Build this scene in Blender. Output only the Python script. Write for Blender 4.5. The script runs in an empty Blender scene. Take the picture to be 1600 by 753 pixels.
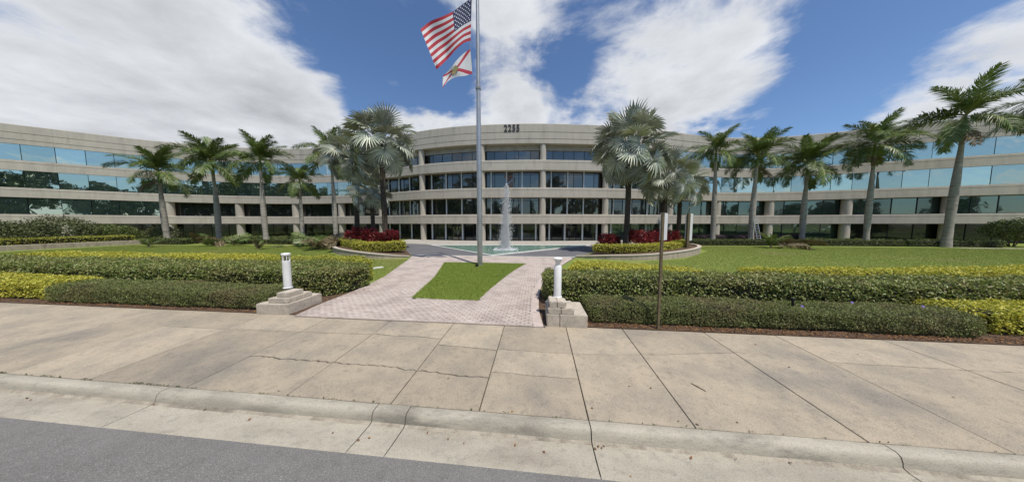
import bpy, bmesh, math, random
import numpy as np
from mathutils import Vector, Matrix, noise as mnoise

scn = bpy.context.scene
COL = scn.collection
R = math.radians

# ------------------------------------------------------------------ camera
F = 376.5                       # focal length in photo pixels (1600 wide)
PITCH = math.atan(27 / F)
CZ = 2.5
cam_d = bpy.data.cameras.new('camera')
cam = bpy.data.objects.new('camera', cam_d)
COL.objects.link(cam)
cam.location = (0, 0, CZ)
cam.rotation_euler = (R(90) - PITCH, 0, 0)
cam_d.sensor_width = 36.0
cam_d.lens = 36.0 * F / 1600.0
cam_d.clip_start = 0.05
cam_d.clip_end = 6000
scn.camera = cam

# ------------------------------------------------------------------ light
SUN_EL, SUN_AZ = 67.0, 146.0     # azimuth clockwise from +Y (view direction)
sd = bpy.data.lights.new('sun', 'SUN')
sd.energy = 4.4
sd.angle = R(0.53)
sd.color = (1.0, 0.955, 0.88)
sun = bpy.data.objects.new('sun', sd)
COL.objects.link(sun)
_d = Vector((math.sin(R(SUN_AZ)) * math.cos(R(SUN_EL)), math.cos(R(SUN_AZ)) * math.cos(R(SUN_EL)), math.sin(R(SUN_EL))))
sun.rotation_euler = _d.to_track_quat('Z', 'Y').to_euler()
sun.location = (20, -20, 60)
scn.view_settings.view_transform = 'Standard'
scn.view_settings.look = 'None'
scn.view_settings.exposure = 0.0
scn.view_settings.gamma = 1.0
scn.cycles.max_bounces = 6
scn.cycles.transparent_max_bounces = 8
scn.cycles.caustics_reflective = False
scn.cycles.caustics_refractive = False
scn.cycles.sample_clamp_indirect = 6.0


def ray(u, v):
    y = -(v - 376.5) / F
    return ((u - 800) / F, math.cos(PITCH) + y * math.sin(PITCH), -math.sin(PITCH) + y * math.cos(PITCH))


def W(u, v, z=0.0):
    d = ray(u, v)
    t = (z - CZ) / d[2]
    return (d[0] * t, d[1] * t)


def WY(u, v, Y):
    d = ray(u, v)
    t = Y / d[1]
    return Vector((d[0] * t, Y, d[2] * t + CZ))


RA = R(5.8)                      # the road runs 5.8 degrees off the view's x axis


def RD(x, y):                    # road frame -> world
    return (x * math.cos(RA) + y * math.sin(RA), -x * math.sin(RA) + y * math.cos(RA))


# ------------------------------------------------------------------ world: sky with clouds
def build_world():
    w = bpy.data.worlds.new('World')
    scn.world = w
    w.use_nodes = True
    nt = w.node_tree
    N, L = nt.nodes, nt.links
    N.clear()

    def m(op, a, b=None, c=None, clamp=False):
        n = N.new('ShaderNodeMath')
        n.operation = op
        n.use_clamp = clamp
        for i, x in enumerate((a, b, c)):
            if x is None:
                continue
            if isinstance(x, (int, float)):
                n.inputs[i].default_value = x
            else:
                L.new(x, n.inputs[i])
        return n.outputs[0]
    out = N.new('ShaderNodeOutputWorld')
    bg = N.new('ShaderNodeBackground')
    bg.inputs['Strength'].default_value = 0.1
    sky = N.new('ShaderNodeTexSky')
    sky.sky_type = 'NISHITA'
    sky.sun_disc = False
    sky.sun_elevation = R(SUN_EL)
    sky.sun_rotation = R(SUN_AZ)
    sky.air_density = 1.0
    sky.dust_density = 0.25
    sky.ozone_density = 3.0
    tc = N.new('ShaderNodeTexCoord')
    sep = N.new('ShaderNodeSeparateXYZ')
    L.new(tc.outputs['Generated'], sep.inputs[0])
    x, y, z = sep.outputs
    az = m('ARCTAN2', x, y)
    el = m('ARCSINE', z)
    zz = m('ADD', m('MAXIMUM', z, 0.0), 0.16)
    cmb = N.new('ShaderNodeCombineXYZ')
    L.new(m('DIVIDE', x, zz), cmb.inputs[0])
    L.new(m('DIVIDE', y, zz), cmb.inputs[1])
    cmb.inputs[2].default_value = 3.1
    n1 = N.new('ShaderNodeTexNoise')
    n1.inputs['Scale'].default_value = 1.7
    n1.inputs['Detail'].default_value = 11
    n1.inputs['Roughness'].default_value = 0.60
    n1.inputs['Distortion'].default_value = 0.25
    L.new(cmb.outputs[0], n1.inputs['Vector'])
    n2 = N.new('ShaderNodeTexNoise')
    n2.inputs['Scale'].default_value = 2.6
    n2.inputs['Detail'].default_value = 8
    n2.inputs['Roughness'].default_value = 0.6
    L.new(cmb.outputs[0], n2.inputs['Vector'])

    def ang(u, v):
        d = Vector(ray(u, v)).normalized()
        return math.atan2(d.x, d.y), math.asin(d.z)
    # cloud masses: photo position, half width and half height in degrees, tilt, weight
    blobs = [(130, 120, 30, 13, 0, .42), (400, 150, 13, 9, 20, .36), (330, 60, 9, 8, 10, .24), (490, 205, 9, 4.5, 12, .32),
             (1100, 95, 17, 11, 0, .42), (1010, 150, 10, 8, 0, .34), (800, 70, 9, 9, 0, .34), (1210, 60, 8, 7, -15, .24),
             (795, 182, 8, 4.5, 0, .55), (655, 174, 9, 4.5, 0, .50), (885, 178, 6, 3, 0, .2),
             (1540, 150, 11, 8, -12, .42), (1420, 185, 6, 4, -8, .3), (20, 175, 8, 6, 0, .1),
             (610, 95, 12, 9, 0, -.6), (1370, 80, 9, 9, 0, -.4), (890, 140, 3.5, 3.5, 0, -.22), (565, 178, 3.5, 4, 0, -.35),
             (1300, 150, 7, 6, 0, -.22), (700, 125, 4.5, 5, 0, -.4)]
    bias = None
    for (u, v, ha, he, tilt, wt) in blobs:
        a0, e0 = ang(u, v)
        da = m('SUBTRACT', az, a0)
        de = m('SUBTRACT', el, e0)
        ct, st = math.cos(R(tilt)), math.sin(R(tilt))
        p = m('DIVIDE', m('ADD', m('MULTIPLY', da, ct), m('MULTIPLY', de, -st)), R(ha))
        q = m('DIVIDE', m('ADD', m('MULTIPLY', da, st), m('MULTIPLY', de, ct)), R(he))
        r2 = m('ADD', m('MULTIPLY', p, p), m('MULTIPLY', q, q))
        g = m('MULTIPLY', m('POWER', 2.718, m('MULTIPLY', r2, -0.8)), wt)
        bias = g if bias is None else m('ADD', bias, g)
    dens = m('ADD', m('ADD', m('MULTIPLY_ADD', m('SUBTRACT', n1.outputs[0], .5), 1.5, .5), m('MULTIPLY', m('SUBTRACT', n2.outputs[0], .5), .5)), m('MULTIPLY_ADD', bias, .8, .05))
    mask = N.new('ShaderNodeMapRange')
    mask.interpolation_type = 'SMOOTHSTEP'
    mask.inputs['From Min'].default_value = 0.56
    mask.inputs['From Max'].default_value = 0.88
    L.new(dens, mask.inputs['Value'])
    shade = N.new('ShaderNodeMapRange')
    shade.inputs['From Min'].default_value = 0.60
    shade.inputs['From Max'].default_value = 1.75
    shade.inputs['To Min'].default_value = 1.05
    shade.inputs['To Max'].default_value = 0.60
    L.new(m('ADD', dens, m('MULTIPLY', m('SUBTRACT', n2.outputs[0], .5), 1.5)), shade.inputs['Value'])
    cc = N.new('ShaderNodeMix')
    cc.data_type = 'RGBA'
    cc.blend_type = 'MULTIPLY'
    cc.inputs[0].default_value = 1.0
    cc.inputs[6].default_value = (8.2, 8.35, 8.6, 1)
    g3 = N.new('ShaderNodeCombineColor')
    for i in range(3):
        L.new(shade.outputs[0], g3.inputs[i])
    L.new(g3.outputs[0], cc.inputs[7])
    mix = N.new('ShaderNodeMix')
    mix.data_type = 'RGBA'
    L.new(m('MULTIPLY', mask.outputs[0], 0.93), mix.inputs[0])
    tint = N.new('ShaderNodeMix')
    tint.data_type = 'RGBA'
    tint.blend_type = 'MULTIPLY'
    tint.inputs[0].default_value = 1.0
    L.new(sky.outputs[0], tint.inputs[6])
    tint.inputs[7].default_value = (1.0, 1.12, 1.28, 1)
    L.new(tint.outputs[2], mix.inputs[6])
    L.new(cc.outputs[2], mix.inputs[7])
    L.new(mix.outputs[2], bg.inputs['Color'])
    L.new(bg.outputs[0], out.inputs['Surface'])


build_world()

# ------------------------------------------------------------------ materials
MATS = {}


def mat(name, c1, c2=None, c3=None, scale=3.0, big=0.35, rough=0.85, bump=0.0, bscale=40.0, metal=0.0, spec=0.4,
        speck=0.0, island=0.0, stretch=None, translucent=0.0, ramp=None, objvar=0.0, mottle=.55):
    m = bpy.data.materials.new(name)
    m.use_nodes = True
    nt = m.node_tree
    N, L = nt.nodes, nt.links
    bs = N['Principled BSDF']
    out = N['Material Output']
    bs.inputs['Roughness'].default_value = rough
    bs.inputs['Metallic'].default_value = metal
    bs.inputs['Specular IOR Level'].default_value = spec
    geo = N.new('ShaderNodeNewGeometry')
    pos = geo.outputs['Position']
    if stretch:
        vm = N.new('ShaderNodeVectorMath')
        vm.operation = 'MULTIPLY'
        L.new(pos, vm.inputs[0])
        vm.inputs[1].default_value = stretch
        pos = vm.outputs[0]

    def mixc(fac, a, b, kind='MIX'):
        n = N.new('ShaderNodeMix')
        n.data_type = 'RGBA'
        n.blend_type = kind
        for i, x in ((0, fac), (6, a), (7, b)):
            if isinstance(x, (int, float)):
                n.inputs[i].default_value = x
            elif isinstance(x, tuple):
                n.inputs[i].default_value = (*x, 1)
            else:
                L.new(x, n.inputs[i])
        return n.outputs[2]

    def rng(v, a, b, c=0.0, d=1.0):
        n = N.new('ShaderNodeMapRange')
        n.interpolation_type = 'SMOOTHSTEP'
        L.new(v, n.inputs[0])
        for i, x in enumerate((a, b, c, d)):
            n.inputs[i + 1].default_value = x
        return n.outputs[0]

    def noise(sc, det=6, ro=.6):
        n = N.new('ShaderNodeTexNoise')
        n.inputs['Scale'].default_value = sc
        n.inputs['Detail'].default_value = det
        n.inputs['Roughness'].default_value = ro
        L.new(pos, n.inputs['Vector'])
        return n.outputs[0]
    if ramp:
        ir = geo.outputs['Random Per Island']
        oi = N.new('ShaderNodeObjectInfo')
        ad = N.new('ShaderNodeMath')
        ad.operation = 'ADD'
        L.new(ir, ad.inputs[0])
        L.new(oi.outputs['Random'], ad.inputs[1])
        fr = N.new('ShaderNodeMath')
        fr.operation = 'FRACT'
        L.new(ad.outputs[0], fr.inputs[0])
        cr = N.new('ShaderNodeValToRGB')
        els = cr.color_ramp.elements
        while len(els) < len(ramp):
            els.new(0.5)
        for i, cl in enumerate(ramp):
            els[i].position = i / max(1, len(ramp) - 1)
            els[i].color = (*cl, 1)
        L.new(fr.outputs[0], cr.inputs[0])
        colr = cr.outputs[0]
        if c2:
            colr = mixc(rng(noise(scale), .42, .68, 0, big), colr, c2)
    else:
        colr = c1
        if c2:
            colr = mixc(rng(noise(scale), .38, .66), c1, c2)
        if c3:
            colr = mixc(rng(noise(big), .5, .72), colr, c3)
    if speck:
        colr = mixc(rng(noise(75, 3, .7), .50, .70, 0, speck), colr, (.07, .065, .06))
        colr = mixc(rng(noise(95, 3, .7), .54, .74, 0, speck * .8), colr, (.75, .72, .66))
        colr = mixc(rng(noise(9, 8, .75), .48, .70, 0, speck * mottle), colr, (.12, .11, .095))
    if objvar:
        oi2 = N.new('ShaderNodeObjectInfo')
        mr = N.new('ShaderNodeMapRange')
        mr.inputs[3].default_value = 1 - objvar
        mr.inputs[4].default_value = 1 + objvar * .6
        L.new(oi2.outputs['Random'], mr.inputs[0])
        cc_ = N.new('ShaderNodeCombineColor')
        for i in range(3):
            L.new(mr.outputs[0], cc_.inputs[i])
        colr = mixc(1.0, colr, cc_.outputs[0], 'MULTIPLY')
    if isinstance(colr, tuple):
        bs.inputs['Base Color'].default_value = (*colr, 1)
    else:
        L.new(colr, bs.inputs['Base Color'])
    if bump:
        b = N.new('ShaderNodeBump')
        b.inputs['Strength'].default_value = min(1.0, bump)
        b.inputs['Distance'].default_value = 0.02
        L.new(noise(bscale, 5, .65), b.inputs['Height'])
        L.new(b.outputs[0], bs.inputs['Normal'])
    if translucent:
        tr = N.new('ShaderNodeBsdfTranslucent')
        if isinstance(colr, tuple):
            tr.inputs['Color'].default_value = (*colr, 1)
        else:
            L.new(colr, tr.inputs['Color'])
        ms = N.new('ShaderNodeMixShader')
        ms.inputs[0].default_value = translucent
        L.new(bs.outputs[0], ms.inputs[1])
        L.new(tr.outputs[0], ms.inputs[2])
        L.new(ms.outputs[0], out.inputs['Surface'])
    MATS[name] = m
    return m


def glass(name, tint, refl, dark, rough=0.01, vary=0.0):
    m = bpy.data.materials.new(name)
    m.use_nodes = True
    nt = m.node_tree
    N, L = nt.nodes, nt.links
    bs = N['Principled BSDF']
    bs.inputs['Base Color'].default_value = (*dark, 1)
    bs.inputs['Roughness'].default_value = 0.08
    gl = N.new('ShaderNodeBsdfGlossy')
    gl.inputs['Color'].default_value = (*tint, 1)
    gl.inputs['Roughness'].default_value = rough
    geo = N.new('ShaderNodeNewGeometry')
    nz = N.new('ShaderNodeTexNoise')
    nz.inputs['Scale'].default_value = 0.8
    nz.inputs['Detail'].default_value = 1
    L.new(geo.outputs['Position'], nz.inputs['Vector'])
    b = N.new('ShaderNodeBump')
    b.inputs['Strength'].default_value = 0.22
    b.inputs['Distance'].default_value = 0.05
    L.new(nz.outputs[0], b.inputs['Height'])
    L.new(b.outputs[0], gl.inputs['Normal'])
    ms = N.new('ShaderNodeMixShader')
    ms.inputs[0].default_value = refl
    if vary:                     # coating and blinds differ from pane to pane
        oi = N.new('ShaderNodeObjectInfo')
        mr = N.new('ShaderNodeMapRange')
        mr.inputs[3].default_value = refl - vary * .6
        mr.inputs[4].default_value = refl + vary * .4
        L.new(oi.outputs['Random'], mr.inputs[0])
        L.new(mr.outputs[0], ms.inputs[0])
    L.new(bs.outputs[0], ms.inputs[1])
    L.new(gl.outputs[0], ms.inputs[2])
    L.new(ms.outputs[0], N['Material Output'].inputs['Surface'])
    MATS[name] = m
    return m


def flag_mat(name, kind):
    m = bpy.data.materials.new(name)
    m.use_nodes = True
    nt = m.node_tree
    N, L = nt.nodes, nt.links
    bs = N['Principled BSDF']
    bs.inputs['Roughness'].default_value = 0.75
    uv = N.new('ShaderNodeUVMap')
    sp = N.new('ShaderNodeSeparateXYZ')
    L.new(uv.outputs[0], sp.inputs[0])
    s, t = sp.outputs[0], sp.outputs[1]

    def mt(op, a, b=None):
        n = N.new('ShaderNodeMath')
        n.operation = op
        for i, x in enumerate((a, b)):
            if x is None:
                continue
            if isinstance(x, (int, float)):
                n.inputs[i].default_value = x
            else:
                L.new(x, n.inputs[i])
        return n.outputs[0]

    def mixc(f, a, b):
        n = N.new('ShaderNodeMix')
        n.data_type = 'RGBA'
        L.new(f, n.inputs[0])
        for i, x in ((6, a), (7, b)):
            if isinstance(x, tuple):
                n.inputs[i].default_value = (*x, 1)
            else:
                L.new(x, n.inputs[i])
        return n.outputs[2]
    white, red, blue = (.78, .77, .76), (.52, .035, .05), (.02, .025, .10)
    if kind == 'stripes':       # t = 0 at the top
        st = mt('LESS_THAN', mt('MODULO', mt('MULTIPLY', t, 13.0), 2.0), 1.0)
        c = mixc(st, white, red)
        can = mt('MULTIPLY', mt('LESS_THAN', s, .40), mt('LESS_THAN', t, 7 / 13.0))
        c = mixc(can, c, blue)
    else:
        d1 = mt('LESS_THAN', mt('ABSOLUTE', mt('SUBTRACT', s, t)), .085)
        d2 = mt('LESS_THAN', mt('ABSOLUTE', mt('SUBTRACT', mt('ADD', s, t), 1.0)), .085)
        c = mixc(mt('MAXIMUM', d1, d2), white, (.55, .045, .08))
    L.new(c, bs.inputs['Base Color'])
    tr = N.new('ShaderNodeBsdfTranslucent')
    L.new(c, tr.inputs['Color'])
    ms = N.new('ShaderNodeMixShader')
    ms.inputs[0].default_value = 0.3
    L.new(bs.outputs[0], ms.inputs[1])
    L.new(tr.outputs[0], ms.inputs[2])
    L.new(ms.outputs[0], N['Material Output'].inputs['Surface'])
    MATS[name] = m


mat('facade', (.50, .45, .375), (.455, .41, .34), (.395, .355, .295), scale=1.5, big=.9, rough=.9, bump=.3, bscale=60, speck=.2, stretch=(1.3, 1.3, .3), objvar=.05)
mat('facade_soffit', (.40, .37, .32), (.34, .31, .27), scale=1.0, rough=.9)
mat('roofing', (.35, .34, .33), (.28, .27, .26), scale=.6, rough=.95)
mat('dark_frame', (.012, .014, .016), rough=.4)
mat('post_metal', (.60, .65, .66), (.55, .60, .61), scale=2, rough=.45)
mat('numeral_metal', (.035, .035, .04), rough=.45)
mat('door_metal', (.03, .035, .045), rough=.35, metal=.6)
mat('handle_metal', (.6, .6, .6), rough=.3, metal=1)
glass('mirror_glass', (.68, .76, .67), .70, (.045, .075, .072), vary=.32)
glass('dark_glass', (.70, .70, .62), .16, (.016, .021, .020), vary=.12)
glass('teal_glass', (.52, .70, .64), .17, (.03, .052, .043), vary=.14)
glass('ground_glass', (.6, .75, .75), .05, (.007, .010, .010))
mat('sidewalk', (.43, .352, .25), (.335, .283, .21), (.235, .206, .165), scale=1.4, big=.42, rough=.93, bump=.6, bscale=60, speck=.55, objvar=.13, mottle=.7)
mat('kerb', (.46, .415, .325), (.36, .325, .255), (.20, .18, .145), scale=1.6, big=.8, rough=.92, bump=.5, bscale=60, speck=.45, stretch=(.6, 1.6, 2.5), objvar=.08, mottle=.9)
mat('gutter', (.43, .385, .30), (.35, .31, .24), (.22, .18, .135), scale=1.4, big=.5, rough=.93, bump=.5, bscale=60, speck=.45, stretch=(.7, 1.3, 1), mottle=.8)
mat('asphalt', (.20, .188, .172), (.225, .212, .195), (.172, .162, .150), scale=.8, big=.3, rough=.92, bump=.9, bscale=70, speck=.75)
mat('gutter_dirt_shade', (.385, .34, .265), (.27, .23, .175), (.11, .09, .068), scale=4.5, big=.5, rough=1, speck=.5)  # patchy dirt plus painted shade along the foot of the kerb face
mat('drive_asphalt', (.115, .112, .118), (.14, .137, .142), scale=.7, rough=.9, bump=.3, bscale=60, speck=.15)
mat('joint_dirt', (.06, .052, .042), (.10, .088, .07), scale=6, rough=1)
mat('soil', (.075, .045, .028), (.12, .075, .045), scale=7, rough=1, bump=.8, bscale=30)
mat('ground', (.10, .11, .04), (.14, .12, .06), scale=.2, rough=1)
mat('lawn', (.155, .205, .032), (.20, .23, .044), (.25, .22, .08), scale=1.6, big=.16, rough=.95, bump=.7, bscale=35)
mat('blade', (.12, .2, .02), ramp=[(.16, .22, .03), (.21, .26, .045), (.27, .29, .07), (.18, .235, .035)], rough=.6, translucent=.25)
mat('island_blade', (.12, .2, .02), ramp=[(.19, .28, .04), (.27, .36, .058), (.36, .41, .085), (.22, .31, .045)], rough=.6, translucent=.25)
mat('paver', (.4, .3, .3), (.30, .24, .21), ramp=[(.46, .38, .33), (.52, .445, .39), (.43, .355, .305), (.50, .425, .365), (.40, .33, .285)], scale=1.1, big=.6, rough=.92, bump=.3, bscale=90)
mat('paver_edge', (.52, .43, .38), (.43, .36, .31), scale=5, rough=.92, bump=.3, bscale=90)
mat('forecourt', (.40, .37, .32), (.34, .31, .27), scale=1.2, rough=.9)
mat('pool_rim', (.68, .66, .60), (.58, .56, .51), scale=4, rough=.8)
mat('planter_wall', (.46, .39, .30), (.36, .30, .23), (.27, .22, .165), scale=2.0, big=1.2, rough=.92, bump=.3, bscale=60, stretch=(2.5, 2.5, .7))
mat('planter_cap', (.50, .44, .35), (.42, .37, .30), scale=4, rough=.9)
mat('stone_block', (.62, .54, .43), (.52, .45, .36), (.44, .39, .32), scale=9, big=2.2, rough=.95, bump=1.0, bscale=75, speck=.6, mottle=.15)
mat('lamp_paint', (.80, .79, .76), (.74, .73, .70), scale=5, rough=.45)
mat('lamp_dark', (.22, .22, .21), rough=.4)
mat('pole_metal', (.50, .49, .47), (.43, .42, .40), scale=3, rough=.38, metal=.75)
mat('rope', (.35, .33, .30), rough=.9)
mat('trunk_royal', (.40, .365, .31), (.29, .26, .215), (.20, .175, .14), scale=2.2, big=1.1, rough=.92, bump=.8, bscale=5, stretch=(.7, .7, 6), objvar=.15)
mat('crownshaft', (.13, .19, .035), (.20, .22, .06), scale=3, rough=.45)
mat('trunk_dark', (.055, .04, .03), (.10, .08, .06), (.03, .024, .02), scale=6, big=2, rough=.98, bump=1, bscale=22, stretch=(1, 1, 2.2))
mat('frond', (.05, .09, .02), ramp=[(.08, .135, .03), (.13, .195, .045), (.18, .235, .065), (.10, .155, .035), (.25, .265, .09)], rough=.42, spec=.45, translucent=.2, objvar=.25)
mat('rachis', (.20, .22, .07), (.26, .24, .09), scale=2, rough=.5)
mat('dry_frond', (.25, .18, .1), ramp=[(.20, .15, .085), (.27, .20, .115), (.15, .12, .06), (.12, .12, .045)], rough=.8, translucent=.15)
mat('dry_rachis', (.42, .32, .20), (.30, .22, .13), scale=4, rough=.8)
mat('silver_leaf', (.3, .34, .3), ramp=[(.43, .46, .38), (.54, .56, .46), (.64, .65, .54), (.46, .49, .38), (.34, .38, .28)], rough=.5, spec=.4, translucent=.06, objvar=.35)
mat('silver_stalk', (.36, .38, .31), (.42, .42, .34), scale=3, rough=.55)
mat('hedge_fine', (.05, .08, .02), (.26, .18, .10), scale=1.1, big=.55, ramp=[(.125, .17, .042), (.20, .245, .066), (.27, .30, .09), (.225, .20, .09), (.15, .20, .046)], rough=.5, translucent=.2)
mat('hedge_mid', (.06, .1, .02), (.34, .27, .11), scale=.9, big=.4, ramp=[(.10, .165, .028), (.17, .24, .046), (.26, .31, .068), (.42, .43, .12), (.135, .20, .036), (.33, .28, .11), (.23, .29, .065)], rough=.42, spec=.55, translucent=.25)
mat('hedge_lime', (.3, .3, .03), (.28, .33, .04), scale=1.0, big=.25, ramp=[(.46, .44, .05), (.64, .58, .08), (.76, .68, .13), (.32, .36, .04), (.55, .51, .06)], rough=.45, translucent=.3)
mat('hedge_lime_green', (.3, .3, .03), (.30, .24, .08), scale=1.2, big=.6, ramp=[(.33, .37, .04), (.52, .51, .06), (.64, .60, .10), (.21, .27, .035), (.44, .44, .05)], rough=.45, translucent=.3)
mat('hedge_far', (.05, .08, .02), ramp=[(.07, .10, .022), (.11, .15, .034), (.16, .195, .048), (.12, .13, .04)], rough=.5, translucent=.2)
mat('bush_grey', (.1, .12, .05), ramp=[(.075, .095, .032), (.11, .13, .045), (.15, .16, .065), (.09, .11, .034)], rough=.55, translucent=.2)
mat('crimson_leaf', (.2, .02, .03), ramp=[(.14, .014, .024), (.26, .025, .038), (.42, .07, .08), (.07, .012, .018), (.20, .06, .03)], rough=.45, translucent=.3)
mat('purple_leaf', (.1, .03, .08), ramp=[(.07, .03, .06), (.13, .05, .11), (.05, .05, .03), (.10, .03, .07)], rough=.5, translucent=.2)
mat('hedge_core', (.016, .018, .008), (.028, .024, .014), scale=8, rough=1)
mat('twig', (.12, .085, .055), (.08, .06, .04), scale=9, rough=.9)
mat('dead_leaf', (.2, .1, .04), ramp=[(.26, .115, .035), (.16, .08, .035), (.33, .17, .06), (.12, .06, .03)], rough=.8)
mat('flower_purple', (.22, .14, .5), ramp=[(.22, .14, .5), (.3, .2, .6)], rough=.6)
mat('tree_leaf', (.04, .06, .02), ramp=[(.06, .085, .028), (.09, .125, .04), (.13, .165, .06)], rough=.5)
mat('bark', (.12, .09, .065), (.07, .055, .04), scale=6, rough=.95)
mat('sign_post', (.16, .125, .065), (.11, .088, .048), scale=7, rough=.7)
mat('sign_white', (.74, .74, .73), (.68, .68, .67), scale=6, rough=.5)
mat('sign_print', (.03, .07, .16), rough=.6)
mat('ladder_metal', (.62, .62, .60), rough=.4, metal=.7)
mat('black_plastic', (.012, .012, .012), rough=.5)
mat('seal_gold', (.50, .34, .14), (.20, .25, .12), scale=9, rough=.7)
mat('star_white', (.78, .78, .78), rough=.7)
mat('spray', (.97, .98, .99), rough=.3, translucent=.55)
flag_mat('flag_stripes', 'stripes')
flag_mat('flag_saltire', 'saltire')


def water_mat():
    m = mat('pool_water', (.11, .20, .155), (.15, .24, .19), (.085, .165, .13), scale=1.6, big=.5, rough=.22, spec=.3)
    nt = m.node_tree
    N, L = nt.nodes, nt.links
    geo = N.new('ShaderNodeNewGeometry')
    nz = N.new('ShaderNodeTexNoise')
    nz.inputs['Scale'].default_value = 5.5
    nz.inputs['Detail'].default_value = 4
    L.new(geo.outputs['Position'], nz.inputs['Vector'])
    b = N.new('ShaderNodeBump')
    b.inputs['Strength'].default_value = .55
    b.inputs['Distance'].default_value = .06
    L.new(nz.outputs[0], b.inputs['Height'])
    L.new(b.outputs[0], N['Principled BSDF'].inputs['Normal'])


water_mat()


# ------------------------------------------------------------------ mesh helpers
def link(o, parent=None):
    COL.objects.link(o)
    if parent is not None:
        o.parent = parent
    return o


class MB:
    def __init__(s):
        s.v, s.f, s.mi = [], [], []

    def add(s, vs, fs, mi=0):
        b = len(s.v)
        s.v += [tuple(p) for p in vs]
        s.f += [tuple(b + i for i in q) for q in fs]
        s.mi += [mi] * len(fs)

    def box(s, c, d, mi=0, rz=0.0, top=1.0):
        x, y, z = d[0] / 2, d[1] / 2, d[2] / 2
        cs, sn = math.cos(rz), math.sin(rz)
        vs = []
        for k in (-1, 1):
            t = top if k > 0 else 1.0
            for (a, b) in ((-1, -1), (1, -1), (1, 1), (-1, 1)):
                px, py = a * x * t, b * y * t
                vs.append((c[0] + px * cs - py * sn, c[1] + px * sn + py * cs, c[2] + k * z))
        s.add(vs, [(0, 3, 2, 1), (4, 5, 6, 7), (0, 1, 5, 4), (1, 2, 6, 5), (2, 3, 7, 6), (3, 0, 4, 7)], mi)

    def prism(s, poly, z0, z1, mi=0, bev=0.0, cap=True):
        n = len(poly)
        if sum(poly[i][0] * poly[(i + 1) % n][1] - poly[(i + 1) % n][0] * poly[i][1] for i in range(n)) < 0:
            poly = poly[::-1]
        fz0 = z0 if callable(z0) else (lambda x, y: z0)
        fz1 = z1 if callable(z1) else (lambda x, y: z1)
        rings = [[(x, y, fz0(x, y)) for x, y in poly]]
        if bev:
            rings.append([(x, y, fz1(x, y) - bev) for x, y in poly])
            ins = inset(poly, bev)
            rings.append([(x, y, fz1(x, y)) for x, y in ins])
        else:
            rings.append([(x, y, fz1(x, y)) for x, y in poly])
        vs = [p for r in rings for p in r]
        fs = []
        for k in range(len(rings) - 1):
            fs += [(k * n + i, k * n + (i + 1) % n, (k + 1) * n + (i + 1) % n, (k + 1) * n + i) for i in range(n)]
        if cap:
            fs.append(tuple((len(rings) - 1) * n + i for i in range(n)))
        s.add(vs, fs, mi)

    def tube(s, pts, rads, n=8, mi=0, caps=True):
        pts = [Vector(p) for p in pts]
        if not hasattr(rads, '__len__'):
            rads = [rads] * len(pts)
        vs, fs = [], []
        up = None
        for i, p in enumerate(pts):
            t = (pts[min(i + 1, len(pts) - 1)] - pts[max(i - 1, 0)]).normalized()
            if up is None:
                up = t.orthogonal().normalized()
            up = (up - t * up.dot(t)).normalized()
            w = t.cross(up)
            for k in range(n):
                a = 2 * math.pi * k / n
                vs.append(p + (up * math.cos(a) + w * math.sin(a)) * rads[i])
        for i in range(len(pts) - 1):
            for k in range(n):
                fs.append((i * n + k, i * n + (k + 1) % n, (i + 1) * n + (k + 1) % n, (i + 1) * n + k))
        if caps:
            fs.append(tuple(range(n))[::-1])
            fs.append(tuple((len(pts) - 1) * n + k for k in range(n)))
        s.add(vs, fs, mi)

    def lathe(s, c, prof, n=20, mi=0):
        vs, fs = [], []
        for r, z in prof:
            for k in range(n):
                a = 2 * math.pi * k / n
                vs.append((c[0] + r * math.cos(a), c[1] + r * math.sin(a), c[2] + z))
        for i in range(len(prof) - 1):
            for k in range(n):
                fs.append((i * n + k, i * n + (k + 1) % n, (i + 1) * n + (k + 1) % n, (i + 1) * n + k))
        fs.append(tuple((len(prof) - 1) * n + k for k in range(n)))
        fs.append(tuple(range(n))[::-1])
        s.add(vs, fs, mi)

    def mesh(s, name, mats, smooth=False):
        me = bpy.data.meshes.new(name)
        me.from_pydata(s.v, [], s.f)
        for m in ([mats] if isinstance(mats, str) else mats):
            me.materials.append(MATS[m])
        if any(s.mi):
            me.polygons.foreach_set('material_index', s.mi)
        if smooth:
            me.polygons.foreach_set('use_smooth', [True] * len(me.polygons))
            try:
                me.set_sharp_from_angle(angle=R(40))
            except Exception:
                pass
        me.update()
        return me

    def build(s, name, mats, parent=None, smooth=False):
        return link(bpy.data.objects.new(name, s.mesh(name, mats, smooth)), parent)


def inset(poly, d):
    n = len(poly)
    out = []
    for i in range(n):
        p0, p1, p2 = Vector(poly[i - 1]), Vector(poly[i]), Vector(poly[(i + 1) % n])
        a, b = (p1 - p0), (p2 - p1)
        if a.length < 1e-6 or b.length < 1e-6:
            out.append(tuple(p1))
            continue
        a.normalize(); b.normalize()
        na, nb = Vector((-a.y, a.x)), Vector((-b.y, b.x))
        k = na + nb
        q = max(.35, 1 + na.dot(nb))
        out.append(tuple(p1 + k * (d / q)))
    return out


def tag(o, label=None, cat=None, group=None, kind=None):
    if label: o['label'] = label
    if cat: o['category'] = cat
    if group: o['group'] = group
    if kind: o['kind'] = kind
    return o


def empty(name, loc, label, cat, group=None, rz=0.0):
    o = bpy.data.objects.new(name, None)
    o.empty_display_size = .3
    o.location = loc
    o.rotation_euler = (0, 0, rz)
    link(o)
    return tag(o, label, cat, group)


def struct(o):
    o['kind'] = 'structure'
    return o


def inst(name, me, parent, loc=(0, 0, 0), rot=(0, 0, 0), sc=1.0):
    o = bpy.data.objects.new(name, me)
    o.location = loc
    o.rotation_euler = rot
    o.scale = (sc, sc, sc) if not hasattr(sc, '__len__') else sc
    return link(o, parent)


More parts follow.
